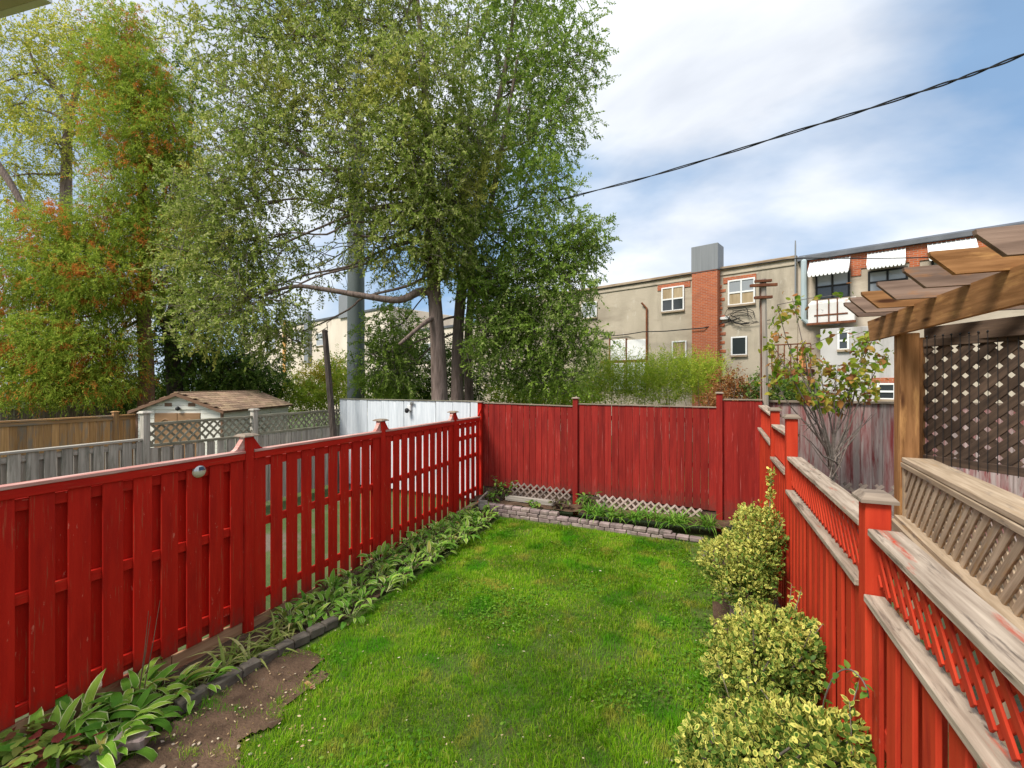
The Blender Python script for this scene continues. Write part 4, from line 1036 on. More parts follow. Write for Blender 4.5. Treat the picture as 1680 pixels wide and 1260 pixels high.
# turn the beam so that its grain runs along it
bo.data.transform(Matrix.Rotation(R(-90), 4, 'Z') @ Matrix.Translation((-PX, -3.4, -3.28)))
bo.matrix_basis = LOCAL(pg) @ Matrix.Translation((PX, 3.4, 3.28)) @ Matrix.Rotation(R(90), 4, 'Z')
for i, Y in enumerate((2.10, 2.52, 2.94, 3.36, 3.75, 4.19, 4.56, 4.87, 5.14)):
    zc = 3.375 + jit(.004)
    o = MB().prism([(0, -0.019, 0.14), (0.004, -0.019, 0.115), (0.115, -0.019, 0), (3.2, -0.019, 0), (3.2, -0.019, 0.14)], (0, 0.038, 0)).build('rafter', M['rafter'] if i % 3 else M['cedar_wood'], pg, world=False)
    o.matrix_basis = LOCAL(pg) @ Matrix.Translation((1.25 + jit(.015), Y, zc))
bar('back_beam', (1.95, 5.36, 3.20), (2.95, 3.5, 3.20), 0.15, 0.04, (1, 0.5, 0), M['dark_wood'], pg)
# lattice screen with dangling cords
sa_ = at(1503, 660, 4.22); sb_ = at(1680, 660, 3.5)
sdv = V((sb_.x - sa_.x, sb_.y - sa_.y, 0)).normalized(); L = 1.75
snn = V((-sdv.y, sdv.x, 0)); 
if snn.dot(V((-sa_.x, -sa_.y, 0))) < 0: snn = -snn
scn = thing('privacy_screen', 'dark lattice privacy screen hung with black cords beside the pergola post', 'screen', (sa_.x, sa_.y, 2.0))
A3 = V((sa_.x, sa_.y, 0)) + sdv * 0.02
zlo, zhi = 2.10, 3.16
bar('stile', A3 + V((0, 0, 1.4)), A3 + V((0, 0, zhi + .02)), 0.09, 0.04, snn, M['cedar_wood'], scn)
bar('stile', A3 + sdv * L + V((0, 0, 1.4)), A3 + sdv * L + V((0, 0, zhi + .02)), 0.09, 0.04, snn, M['cedar_wood'], scn)
bar('frame_rail', A3 + sdv * 0.05 + V((0, 0, zlo - .035)), A3 + sdv * (L - .05) + V((0, 0, zlo - .035)), 0.07, 0.045, snn, M['dark_wood'], scn)
bar('frame_rail', A3 + sdv * 0.05 + V((0, 0, zhi - .035)), A3 + sdv * (L - .05) + V((0, 0, zhi - .035)), 0.07, 0.045, snn, M['dark_wood'], scn)
lattice(scn, A3 + sdv * 0.05 + V((0, 0, zlo)), sdv, (0, 0, 1), L - 0.1, zhi - zlo - 0.07, 0.105, 0.068, 0.008, snn, M['dark_wood'])
for i in range(26):
    s = 0.09 + i * 0.062
    if s > L - .06: break
    P = A3 + sdv * s + snn * 0.035
    MB().tube([P + V((0, 0, zhi + 0.01)), P + V((0.002, 0, zhi - .5)), P + V((0, 0, zlo - 0.08))], 0.0035, 4).build('cord', M['wire'], scn)
    MB().lathe([(0.002, -0.012), (0.010, 0), (0.002, 0.012)], 6, P + V((0, 0, zhi + 0.02))).build('bead', M['wire'], scn)
# deck railing
rl = thing('deck_railing', 'weathered deck railing with wide cap and slanting slats', 'railing', (1.6, 4, 1.2))
RA = V((1.64, 4.98, 0)); RB = V((1.30, 1.70, 0)); rd = (RB - RA).normalized(); rn = V((rd.y, -rd.x, 0))
if rn.x > 0: rn = -rn
RL = (RB - RA).length; zc = 2.107
bar('cap_rail', RA - rn * 0.11 + V((0, 0, zc - .02)), RB - rn * 0.11 + V((0, 0, zc - .02)), 0.21, 0.04, (0, 0, 1), M['railwood'], rl, c=0.006)
bar('top_rail', RA - rn * 0.02 + V((0, 0, zc - .065)), RB - rn * 0.02 + V((0, 0, zc - .065)), 0.045, 0.04, (0, 0, 1), M['railwood'], rl)
lattice(rl, RA - rn * 0.03 + V((0, 0, 1.60)), rd, (0, 0, 1), RL, zc - .085 - 1.60, 0.098, 0.056, 0.012, rn, M['railwood'], name='slat', ang=48)
bar('bottom_rail', RA + rn * 0.0 + V((0, 0, 1.575)), RB + rn * 0.0 + V((0, 0, 1.575)), 0.09, 0.04, (0, 0, 1), M['railwood'], rl)
bar('bottom_rail', RA + rn * 0.055 + V((0, 0, 1.515)), RB + rn * 0.055 + V((0, 0, 1.515)), 0.04, 0.09, (0, 0, 1), M['railwood'], rl)
bar('end_stile', RA - rn * 0.03 + V((0, 0, 1.5)) + rd * .02, RA - rn * 0.03 + V((0, 0, zc - .05)) + rd * .02, 0.04, 0.04, rn, M['railwood'], rl)
for k in range(3):
    P = RA + rd * (0.1 + 1.55 * k) - rn * 0.05
    bar('post', P + V((0, 0, 0)), P + V((0, 0, 1.55)), 0.09, 0.09, rn, M['railwood'], rl)
dk = thing('timber_deck', 'raised timber deck floor behind the weathered railing', 'deck', (2.5, 3, 1.2))
for k in range(14):
    bar('plank', (1.80 + 0.147 * k, 1.6, 1.36), (1.80 + 0.147 * k, 4.9, 1.36), 0.14, 0.035, (0, 0, 1), M['railwood'], dk)
for X in (1.9, 3.7):
    for Y in (1.8, 4.7):
        bar('post', (X, Y, -0.06), (X, Y, 1.34), 0.09, 0.09, (1, 0, 0), M['railwood'], dk)

# corner of the house's own eave, above the viewer
M['eave'] = surf('beige_eave_paint', (0.55, 0.49, 0.42), (0.62, 0.56, 0.49), rough=0.7, bump=0.1, rand=0)
ev = thing('house_eave', 'beige corner of a house eave overhead', 'eave', (-3.6, 0.7, 4.2))
MB().prism([(-2.29, 0.888, 4.2), (-4.0, 0.642, 4.2), (-4.0, 0.30, 4.2), (-2.29, 0.55, 4.2)], (0, 0, 0.03)).build('soffit', M['eave'], ev)
MB().prism([(-2.28, 0.893, 4.203), (-4.0, 0.647, 4.203), (-4.0, 0.672, 4.203), (-2.28, 0.918, 4.203)], (0, 0, 0.16)).build('gutter', M['white'], ev)

# ================================================================== foliage helpers
RIGHT = np.array([CS, SN, 0.0]); FWD = np.array([-SN, CS, 0.0]); UP = np.array([0, 0, 1.0])
def unit(a): return a / np.maximum(np.linalg.norm(a, axis=-1, keepdims=True), 1e-9)
def poly_mesh(name, verts, nper, faces_local, mat, parent=None, uv_local=None, kind=None, smooth=False):
    """verts (n, nper, 3); the same small polygons for each of the n leaves"""
    n = len(verts)
    me = bpy.data.meshes.new(name)
    co = np.ascontiguousarray(verts.reshape(-1, 3), np.float32)
    lv = np.concatenate([np.array(f) for f in faces_local]); sizes = np.array([len(f) for f in faces_local])
    nl = len(lv); nf = len(sizes)
    loops = (np.arange(n)[:, None] * nper + lv[None, :]).reshape(-1).astype(np.int32)
    starts0 = np.concatenate([[0], np.cumsum(sizes)[:-1]])
    starts = (np.arange(n)[:, None] * nl + starts0[None, :]).reshape(-1).astype(np.int32)
    me.vertices.add(n * nper); me.vertices.foreach_set('co', co.reshape(-1))
    me.loops.add(n * nl); me.loops.foreach_set('vertex_index', loops)
    me.polygons.add(n * nf); me.polygons.foreach_set('loop_start', starts)
    try: me.polygons.foreach_set('loop_total', np.tile(sizes, n).astype(np.int32))
    except Exception: pass
    if uv_local is not None:
        uv = me.uv_layers.new(name='UVMap')
        uvv = np.array(uv_local, np.float32)[lv]
        uv.data.foreach_set('uv', np.tile(uvv.reshape(-1), n))
    if smooth: me.polygons.foreach_set('use_smooth', np.ones(n * nf, bool))
    me.update(calc_edges=True)
    me.materials.append(mat)
    o = bpy.data.objects.new(name, me); COL.objects.link(o)
    if parent is not None:
        o.parent = parent; o.matrix_basis = LOCAL(parent)
    if kind: o['kind'] = kind
    return o
def leaf_quads(C, A, S, Ln, Wd, fold=0.15):
    """pointed leaf: base, side, tip, side"""
    N = np.cross(A, S)
    Ln = Ln[:, None]; Wd = Wd[:, None]
    mid = C + A * Ln * 0.45 + N * Wd * fold
    return np.stack([C, mid + S * Wd * 0.5, C + A * Ln, mid - S * Wd * 0.5], 1)
def leaf_ovals(C, A, S, Ln, Wd):
    N = np.cross(A, S); Ln = Ln[:, None]; Wd = Wd[:, None]
    ctr = C + A * Ln * 0.5 - N * Wd * 0.12
    pts = [ctr, C, C + A * Ln * 0.3 + S * Wd * 0.48, C + A * Ln * 0.72 + S * Wd * 0.42, C + A * Ln, C + A * Ln * 0.72 - S * Wd * 0.42, C + A * Ln * 0.3 - S * Wd * 0.48]
    return np.stack(pts, 1)
OVAL_F = [[0, 1, 2], [0, 2, 3], [0, 3, 4], [0, 4, 5], [0, 5, 6], [0, 6, 1]]
OVAL_UV = [(0, 0)] + [(1, 0)] * 6
def blob_points(blobs, shell=0.45):
    """blobs: (px, py, d, rx px, ry px, rz m, n). points and outward directions"""
    P = []; O = []
    for (px, py, d, rx, ry, rz, n) in blobs:
        c = np.array(at(px, py, d)); n = int(n)
        v = unit(RS.normal(size=(n, 3)))
        r = RS.rand(n, 1) ** shell
        # lumpy outline
        r = r * (0.80 + 0.35 * vnoise(v[:, 0] * 2 + px, v[:, 2] * 2 + v[:, 1] + py, 1.0, 12)[:, None])
        q = v * r
        s = d / F_PX
        P.append(c + RIGHT * (q[:, :1] * rx * s) + FWD * (q[:, 1:2] * rz) + UP * (q[:, 2:3] * ry * s))
        O.append(unit(RIGHT * (v[:, :1] / rx) + FWD * (v[:, 1:2] / max(rz / s, 1)) + UP * (v[:, 2:3] / ry)))
    return np.concatenate(P), np.concatenate(O)
def twig_leaves(P, O, nl, L, leafL, leafW, out=0.6, rnd=0.7, droop=0.25, fan=0.8, curve=0.15):
    n = len(P)
    T = unit(O * out + RS.normal(size=(n, 3)) * rnd + np.array([0, 0, -droop]))
    Lr = L * RS.uniform(0.6, 1.3, (n, 1))
    k = (np.arange(nl) + 0.6) / nl
    C = P[:, None] + T[:, None] * (Lr[:, None] * k[None, :, None]) + np.array([0, 0, -1.0]) * (curve * Lr[:, None] * (k ** 2)[None, :, None])
    side = unit(np.cross(T, RS.normal(size=(n, 3))))
    alt = np.where(np.arange(nl) % 2, 1.0, -1.0)[None, :, None]
    A = unit(T[:, None] * 0.55 + side[:, None] * alt * fan + RS.normal(size=(n, nl, 3)) * 0.35 + np.array([0, 0, -0.22]))
    S = unit(np.cross(A, UP[None, None] * 0.9 + RS.normal(size=(n, nl, 3)) * 0.55))
    m = n * nl
    return C.reshape(m, 3), A.reshape(m, 3), S.reshape(m, 3), leafL * RS.uniform(0.65, 1.3, m), leafW * RS.uniform(0.7, 1.25, m), T, Lr
def twig_stems(P, T, Lr, rad, curve, frac, mat, parent, name='twig_sprays'):
    idx = np.where(RS.rand(len(P)) < frac)[0]
    p = P[idx]; t = T[idx]; l = Lr[idx]
    s1 = unit(np.cross(t, RS.normal(size=p.shape))); s2 = np.cross(t, s1)
    rings = []
    for f, rr in ((-0.6, 1.6), (0.3, 1.0), (1.0, 0.4)):
        c = p + t * l * f + np.array([0, 0, -1.0]) * curve * l * (max(f, 0) ** 2)
        for a in (0, 2.09, 4.19):
            rings.append(c + (s1 * math.cos(a) + s2 * math.sin(a)) * rad * rr)
    V_ = np.stack(rings, 1)
    F_ = [[i * 3 + k, i * 3 + (k + 1) % 3, i * 3 + 3 + (k + 1) % 3, i * 3 + 3 + k] for i in range(2) for k in range(3)]
    return poly_mesh(name, V_, 9, F_, mat, parent, kind='stuff')
def wob(a, b, n, amp, rng):
    pts = []
    for i in range(n + 1):
        t = i / n
        p = a.lerp(b, t)
        if 0 < i < n: p = p + V((rng.uniform(-1, 1), rng.uniform(-1, 1), rng.uniform(-.5, .8))) * amp
        pts.append(p)
    return pts
def limbs(mb, trunk, blobs, rng, r0, sub=7, sides=6):
    """a limb from the trunk to the heart of each foliage mass, and branches from there to its edge"""
    for (px, py, d, rx, ry, rz, n) in blobs:
        c = at(px, py, d); s = d / F_PX
        zw = max(c.z + rng.uniform(-1.6, 1.2) * (1 if c.z > 6.5 else 0.5) + (2.2 if c.z < 6.5 else 0), 4.6)
        st, sr = min(trunk, key=lambda p: abs(p[0].z - zw) + 0.15 * (p[0] - c).length)
        lr = min(sr * 0.62, r0)
        mid = wob(st, c, 5, 0.12 * (c - st).length * 0.5, rng)
        mid = [mid[0]] + smooth_pts(mid, 3)[1:]
        k = len(mid)
        mb.tube(mid, [lr * (1 - 0.72 * i / (k - 1)) for i in range(k)], sides, cap=False)
        for q in range(sub):
            v = V((rng.gauss(0, 1), rng.gauss(0, 1), rng.gauss(0.25, 1))).normalized()
            e = c + V(tuple(RIGHT)) * v.x * rx * s * .9 + V(tuple(FWD)) * v.y * rz * .9 + V((0, 0, 1)) * v.z * ry * s * .9
            a = mid[rng.randrange(k * 2 // 3, k)]
            pts = wob(a, e, 4, 0.10 * (e - a).length, rng)
            mb.tube(pts, [lr * 0.26 * (1 - 0.8 * i / 4) + 0.004 for i in range(5)], 4, cap=False)
            for w in range(2):
                b = pts[2 + w]; e2 = b + V((rng.gauss(0, 1), rng.gauss(0, 1), rng.gauss(0, .8))).normalized() * rng.uniform(.3, .8)
                mb.tube([b, b.lerp(e2, .5) + V((0, 0, .04)), e2], [0.012, 0.008, 0.004], 3, cap=False)
def trunk_path(pts, n=5):
    """pts: (px, py, d, radius)"""
    P = smooth_pts([at(a, b, c) for a, b, c, r in pts], n)
    r = [p[3] for p in pts]; rr = list(np.interp(np.linspace(0, len(pts) - 1, len(P)), range(len(pts)), r))
    return list(zip(P, rr))

# ---- leaf materials
M['elm'] = leafmat('elm_leaf', [(0.0, (0.13, 0.21, 0.022)), (0.35, (0.26, 0.34, 0.055)), (0.7, (0.40, 0.45, 0.12)), (1.0, (0.55, 0.57, 0.26))], patch=((0.47, 0.46, 0.11), 0.55, 0.54, 0.68), transl=0.48)
M['elm_deep'] = leafmat('elm_leaf_deep', [(0.0, (0.11, 0.21, 0.022)), (0.5, (0.24, 0.36, 0.055)), (1.0, (0.46, 0.52, 0.18))], patch=((0.30, 0.43, 0.06), 0.5, 0.5, 0.62), transl=0.48)
M['cedar'] = leafmat('cedar_spray', [(0.0, (0.15, 0.25, 0.025)), (0.5, (0.33, 0.45, 0.055)), (1.0, (0.52, 0.56, 0.09))], patch=((0.62, 0.22, 0.05), 1.9, 0.565, 0.61), transl=0.42)
M['locust'] = leafmat('locust_leaf', [(0.0, (0.24, 0.31, 0.04)), (0.5, (0.45, 0.48, 0.08)), (1.0, (0.70, 0.62, 0.13))], transl=0.55)
M['bush_bright'] = leafmat('bright_bush_leaf', [(0.0, (0.22, 0.36, 0.03)), (0.5, (0.42, 0.54, 0.055)), (1.0, (0.62, 0.62, 0.09))], transl=0.45)
M['bush_gold'] = leafmat('golden_bush_leaf', [(0.0, (0.28, 0.30, 0.03)), (0.6, (0.52, 0.46, 0.05)), (1.0, (0.66, 0.48, 0.09))], transl=0.45)
M['bush_dark'] = leafmat('dark_bush_leaf', [(0.0, (0.05, 0.10, 0.016)), (0.6, (0.12, 0.20, 0.035)), (1.0, (0.22, 0.29, 0.07))], transl=0.35)
M['bush_rust'] = leafmat('rusty_shrub_leaf', [(0.0, (0.20, 0.065, 0.02)), (0.6, (0.36, 0.15, 0.05)), (1.0, (0.45, 0.27, 0.12))], transl=0.35)

def tree(name, label, trunks, blobs, seed, bark, leaf, nl, L, lL, lW, r0, base_py=None, sub=7, frac=0.25, extra_limbs=(), group=None, **kw):
    rng = random.Random(seed)
    tp = [trunk_path(t) for t in trunks]
    b = tp[0][0][0]
    root = thing(name, label, 'tree', (b.x, b.y, -0.06), group=group)
    mb = MB(); allp = []
    for t in tp:
        g = V((t[0][0].x, t[0][0].y, -0.1))
        P = [g] + [p for p, r in t]; rr = [t[0][1] * 1.2] + [r for p, r in t]
        mb.tube(P, rr, 10); allp += t
    limbs(mb, allp, blobs, rng, r0, sub)
    for e in extra_limbs:
        t = smooth_pts([at(a, c, d) for a, c, d, r in e], 5)
        rr = np.interp(np.linspace(0, len(e) - 1, len(t)), range(len(e)), [q[3] for q in e])
        mb.tube(t, list(rr), 8)
    mb.build('trunk', M[bark], root, smooth=True)
    P, O = blob_points(blobs)
    C, A, S, Ln, Wd, T, Lr = twig_leaves(P, O, nl, L, lL, lW, **kw)
    poly_mesh('crown', leaf_quads(C, A, S, Ln, Wd), 4, [[0, 1, 2, 3]], M[leaf], root, kind='stuff')
    if frac:
        twig_stems(P, T, Lr, 0.006, kw.get('curve', .15), frac, M['twig'], root)
    return root

# ---- the two elms
D = 12.6
elm_b = [(745, 330, 11.8, 62, 55, 1.0, 300), (742, 410, 12.0, 52, 42, 0.9, 210), (770, 235, 11.9, 60, 60, 1.1, 260), (715, 425, 11.8, 45, 35, .8, 130), (610, 400, 12.2, 45, 40, .9, 110), (410, 60, 12.8, 120, 95, 1.6, 533), (540, 20, 12.6, 130, 90, 1.7, 586), (660, 30, 12.2, 120, 90, 1.6, 533), (420, 190, 12.4, 105, 80, 1.5, 442), (545, 150, 12.2, 115, 85, 1.5, 521),
         (685, 140, 11.4, 110, 80, 1.4, 586), (620, 235, 11.8, 115, 70, 1.4, 468), (440, 275, 12.2, 110, 65, 1.4, 365), (355, 330, 12.0, 85, 70, 1.3, 338), (700, 260, 11.2, 75, 70, 1.2, 365),
         (345, 430, 12.0, 85, 75, 1.3, 403), (430, 400, 12.2, 75, 70, 1.3, 280), (410, 500, 11.8, 90, 70, 1.3, 416), (335, 520, 12.2, 70, 60, 1.2, 234), (460, 555, 12.4, 55, 45, 1.0, 118), (660, 335, 11.8, 70, 50, 1.1, 195), (575, 320, 12.4, 70, 50, 1.2, 300),
         (710, 370, 11.6, 60, 60, 1.1, 234), (690, 440, 12.4, 50, 40, 1.0, 78), (520, 440, 12.6, 45, 45, 1.0, 45), (560, -90, 12.6, 190, 90, 2.0, 456), (630, 445, 12.8, 40, 30, .8, 32)]
tree('elm_tree', 'tall grey green elm with a long low limb reaching past the steel pole', [[(722, 668, 12.6, .235), (718, 560, 12.6, .205), (712, 470, 12.55, .185), (704, 330, 12.4, .15), (700, 190, 12.2, .11), (690, 60, 12.2, .07), (680, -60, 12.3, .03)]],
     elm_b, 3, 'bark', 'elm', 20, 0.46, 0.088, 0.046, 0.045, sub=7, frac=0.35,
     extra_limbs=[[(712, 482, 12.55, .12), (690, 478, 12.4, .11), (655, 492, 12.2, .095), (600, 486, 12.0, .08), (540, 476, 11.9, .065), (480, 470, 11.9, .05), (420, 490, 11.9, .03)],
                  [(712, 520, 12.5, .07), (690, 535, 12.1, .055), (655, 565, 11.7, .04)], [(700, 300, 12.4, .09), (620, 310, 12.3, .08), (550, 280, 12.2, .06), (470, 235, 12.2, .04), (400, 200, 12.2, .02)],
                  [(700, 360, 12.4, .07), (640, 390, 12.3, .05), (580, 385, 12.3, .035)]])
elm2_b = [(800, 560, 12.6, 42, 60, .9, 210), (795, 470, 12.7, 40, 40, .9, 170), (880, 20, 14.0, 120, 80, 1.8, 498), (790, 60, 14.2, 90, 80, 1.6, 340), (920, 110, 13.6, 85, 70, 1.5, 388), (845, 150, 13.8, 95, 75, 1.6, 388), (900, 215, 13.4, 75, 65, 1.4, 340), (805, 240, 13.4, 85, 70, 1.4, 316),
          (885, 305, 13.2, 70, 60, 1.3, 316), (790, 330, 13.2, 70, 55, 1.3, 219), (830, 395, 13.0, 75, 50, 1.3, 255), (910, 400, 12.9, 80, 50, 1.2, 376), (955, 400, 12.8, 48, 50, .9, 195),
          (800, 445, 13.4, 50, 40, 1.2, 133), (850, 470, 12.8, 90, 50, 1.3, 376), (925, 470, 12.7, 60, 45, 1.1, 255), (838, 520, 13.3, 62, 50, 1.3, 279), (880, 545, 12.7, 90, 55, 1.3, 425), (950, 555, 12.6, 55, 32, 1.0, 170),
          (645, 545, 14.6, 56, 50, 1.3, 316), (640, 600, 14.0, 60, 45, 1.2, 231), (640, 630, 14.6, 50, 25, 1.0, 183), (860, 600, 13.6, 66, 42, 1.3, 292), (905, 615, 12.8, 70, 35, 1.1, 231), (850, -80, 14, 150, 70, 2.0, 273)]
tree('elm_tree', 'darker twin stemmed elm just behind the other elm trunk', [[(750, 668, 13.6, .20), (752, 540, 13.6, .17), (762, 440, 13.5, .15), (778, 360, 13.5, .13), (800, 240, 13.6, .10), (830, 110, 13.7, .07), (850, -40, 13.8, .03)],
      [(770, 668, 14.2, .15), (768, 560, 14.2, .13), (774, 450, 14.2, .12), (760, 330, 14.1, .10), (755, 180, 14.1, .06), (770, 20, 14.1, .03)]],
     elm2_b, 5, 'bark', 'elm_deep', 20, 0.46, 0.088, 0.046, 0.04, sub=7, frac=0.25,
     extra_limbs=[[(770, 400, 13.5, .10), (800, 350, 13.2, .09), (818, 270, 13.1, .07), (835, 180, 13.1, .05), (850, 90, 13.1, .03)], [(790, 300, 13.5, .06), (770, 215, 13.2, .05), (745, 150, 13.1, .03)]])

# ---- the cedar and its neighbours
ced_b = [(205, 60, 15.2, 45, 55, 1.0, 780), (200, 130, 15.0, 70, 60, 1.2, 1462), (250, 150, 15.0, 60, 60, 1.2, 1170), (215, 220, 14.8, 75, 65, 1.3, 1755), (280, 240, 14.8, 50, 70, 1.2, 975), (225, 310, 14.6, 75, 60, 1.3, 1658), (190, 380, 14.4, 80, 60, 1.4, 1755),
         (260, 400, 14.6, 60, 70, 1.3, 1170), (95, 390, 14.0, 75, 60, 1.4, 1462), (50, 460, 13.6, 80, 70, 1.4, 1658), (140, 460, 13.6, 90, 60, 1.5, 1950), (200, 475, 14.0, 66, 55, 1.4, 1268), (30, 560, 13.4, 75, 65, 1.4, 1462), (110, 560, 13.4, 90, 65, 1.5, 1950), (168, 570, 13.6, 62, 55, 1.4, 1268),
         (60, 625, 13.4, 80, 40, 1.4, 1170), (150, 625, 13.5, 80, 35, 1.4, 975), (-40, 500, 13.6, 70, 120, 1.5, 878)]
tree('cedar_tree', 'tall green cedar with browning orange sprays behind the brown fence', [[(240, 668, 14.6, .24), (240, 590, 14.6, .21), (236, 520, 14.6, .19), (238, 430, 14.7, .16), (232, 300, 14.8, .12), (220, 160, 15, .07), (206, 40, 15.2, .02)]],
     ced_b, 9, 'bark_cedar', 'cedar', 13, 0.30, 0.095, 0.024, 0.05, sub=5, frac=0.0, out=0.5, rnd=0.4, droop=0.25, fan=0.45, curve=0.35)
dk_b = [(300, 560, 16.5, 60, 50, 1.3, 300), (350, 600, 16.5, 70, 40, 1.3, 420), (410, 610, 17, 60, 40, 1.3, 320), (300, 480, 16.5, 50, 60, 1.3, 260), (330, 380, 16.5, 60, 80, 1.5, 300), (300, 280, 16.5, 50, 70, 1.3, 260), (310, 160, 17, 50, 70, 1.3, 160)]
tree('maple_tree', 'dark trunked tree standing beyond the shed with leafy low boughs', [[(290, 668, 16.2, .27), (284, 600, 16.2, .24), (282, 530, 16.2, .22), (300, 440, 16.3, .16), (310, 300, 16.4, .10), (312, 180, 16.6, .04)]],
     dk_b, 12, 'bark_dark', 'bush_dark', 14, 0.5, 0.11, 0.07, 0.09, sub=5, frac=0.1, extra_limbs=[[(285, 560, 16.2, .12), (262, 520, 15.8, .10), (268, 480, 15.6, .08), (240, 470, 15.4, .05)], [(284, 640, 16.2, .06), (310, 600, 15.8, .04), (330, 560, 15.6, .02)]])
loc_b = [(40, 70, 20, 90, 60, 2.0, 372), (130, 90, 20, 70, 60, 1.8, 300), (30, 170, 20, 80, 60, 2.0, 372), (90, 230, 19.5, 70, 50, 1.8, 236), (20, 290, 19.5, 60, 50, 1.6, 236), (160, 190, 20, 50, 60, 1.6, 186), (170, 40, 20.5, 70, 40, 1.6, 172), (270, 60, 20.5, 50, 50, 1.6, 86), (-60, 150, 20, 70, 130, 2, 215), (40, 360, 19.5, 50, 40, 1.4, 143)]
tree('locust_tree', 'airy yellow green locust with bare forked trunk rising behind the cedar', [[(105, 668, 20, .30), (106, 500, 20, .26), (108, 340, 20, .22), (112, 210, 20, .16), (128, 140, 20, .10), (150, 60, 20, .05)], [(108, 300, 20, .17), (112, 200, 20, .13), (95, 150, 20, .10), (60, 110, 20, .06), (40, 60, 20, .03)]],
     loc_b, 15, 'bark', 'locust', 16, 0.6, 0.13, 0.055, 0.07, sub=6, frac=0.2, droop=0.35,
     extra_limbs=[[(-40, 220, 17, .14), (10, 290, 17, .12), (38, 335, 17, .09), (60, 350, 17, .05)]])

# ---- bushes beyond the fences
def bush(name, label, blobs, leaf, nl, L, lL, lW, seed, cat='bush', group=None, stems=10, **kw):
    rng = random.Random(seed)
    b = at(*blobs[0][:3]); root = thing(name, label, cat, (b.x, b.y, -0.06), group=group)
    mb = MB()
    for (px, py, d, rx, ry, rz, n) in blobs:
        c = at(px, py, d); s = d / F_PX
        for k in range(max(3, stems // len(blobs))):
            g = V((c.x + rng.gauss(0, .2), c.y + rng.gauss(0, .2), -0.08))
            e = c + V((rng.gauss(0, .5) * rx * s, rng.gauss(0, .5) * rz, rng.uniform(-.2, .7) * ry * s))
            mb.tube(wob(g, e, 3, 0.06, rng), [0.022, 0.016, 0.011, 0.005], 4, cap=False)
    mb.build('stems', M['twig'], root)['kind'] = 'stuff'
    P, O = blob_points(blobs)
    C, A, S, Ln, Wd, T, Lr = twig_leaves(P, O, nl, L, lL, lW, **kw)
    poly_mesh('foliage', leaf_quads(C, A, S, Ln, Wd), 4, [[0, 1, 2, 3]], M[leaf], root, kind='stuff')
    return root
up_kw = dict(out=0.3, rnd=0.35, droop=-0.9, fan=0.5, curve=0.2)
bush('willow_bush', 'feathery bright green willowy bush below the orange chimney', [(1110, 625, 16.5, 60, 40, 1.0, 520), (1150, 630, 16.2, 45, 40, 1.0, 360), (1085, 640, 16.2, 40, 40, .9, 260)], 'bush_bright', 18, 0.8, 0.12, 0.022, 31, **up_kw)
bush('willow_bush', 'tall yellow green grassy bush before the white panel door', [(1010, 632, 16.0, 50, 42, 1.0, 420), (1050, 640, 16.0, 40, 40, .9, 320), (970, 640, 16.2, 45, 32, .9, 300)], 'bush_bright', 18, 0.9, 0.13, 0.02, 32, **up_kw)
bush('green_bush', 'mid green leafy bush under the dark elm boughs', [(900, 645, 15.5, 55, 30, .9, 260), (850, 650, 15.5, 50, 26, .9, 240), (950, 650, 15.2, 40, 25, .8, 180)], 'bush_bright', 12, 0.5, 0.10, 0.06, 33)
bush('rusty_shrub', 'rust brown drying shrub beside the iron stair', [(1195, 628, 14.5, 22, 26, .6, 150), (1180, 655, 14.2, 26, 14, .6, 120), (1212, 645, 14.5, 22, 20, .6, 120)], 'bush_rust', 12, 0.35, 0.08, 0.04, 34)
bush('green_bush', 'small leafy bush by the iron stair landing', [(1245, 640, 14.0, 25, 25, .6, 130), (1285, 645, 13.5, 25, 22, .6, 130), (1315, 650, 13.5, 25, 20, .6, 110)], 'bush_dark', 12, 0.4, 0.09, 0.05, 35)
bush('golden_bush', 'golden yellow bush glowing before the cream building', [(520, 625, 20, 45, 28, 1.2, 300), (545, 612, 20.5, 30, 22, 1.0, 180)], 'bush_gold', 14, 0.6, 0.11, 0.05, 36)
bush('green_bush', 'bright green bush next to the golden one', [(480, 640, 19, 40, 26, 1.1, 280), (515, 648, 18.5, 30, 20, .9, 220)], 'bush_bright', 14, 0.6, 0.11, 0.05, 37)
bush('green_bush', 'leafy bush between the steel pole and the leaning post', [(560, 640, 18.5, 22, 30, .8, 180), (555, 600, 18.5, 18, 24, .7, 80), (625, 650, 18, 40, 20, .9, 200), (680, 650, 18, 40, 18, .9, 180)], 'bush_bright', 14, 0.5, 0.10, 0.05, 38)
bush('undergrowth_bush', 'dense leafy undergrowth behind the elm trunks', [(640, 600, 16.8, 45, 45, 1.0, 300), (700, 590, 17.0, 50, 50, 1.0, 340), (765, 600, 16.5, 45, 45, 1.0, 300), (670, 645, 16.5, 60, 25, 1.0, 260), (750, 645, 16.5, 60, 25, 1.0, 260)], 'bush_dark', 14, 0.5, 0.10, 0.055, 44)
bush('dark_hedge', 'dark green hedge behind the shed roof', [(310, 625, 17.5, 50, 30, 1.1, 300), (380, 625, 17.8, 55, 32, 1.1, 360), (430, 630, 18, 40, 30, 1.0, 240), (250, 640, 17, 50, 25, 1.1, 220)], 'bush_dark', 13, 0.5, 0.10, 0.06, 39)
bush('dark_hedge', 'shadowy hedge under the cedar along the dim fence', [(40, 640, 17, 80, 35, 1.2, 380), (140, 645, 17, 70, 30, 1.2, 360), (200, 640, 17, 50, 30, 1.2, 240)], 'bush_dark', 13, 0.5, 0.10, 0.06, 40)

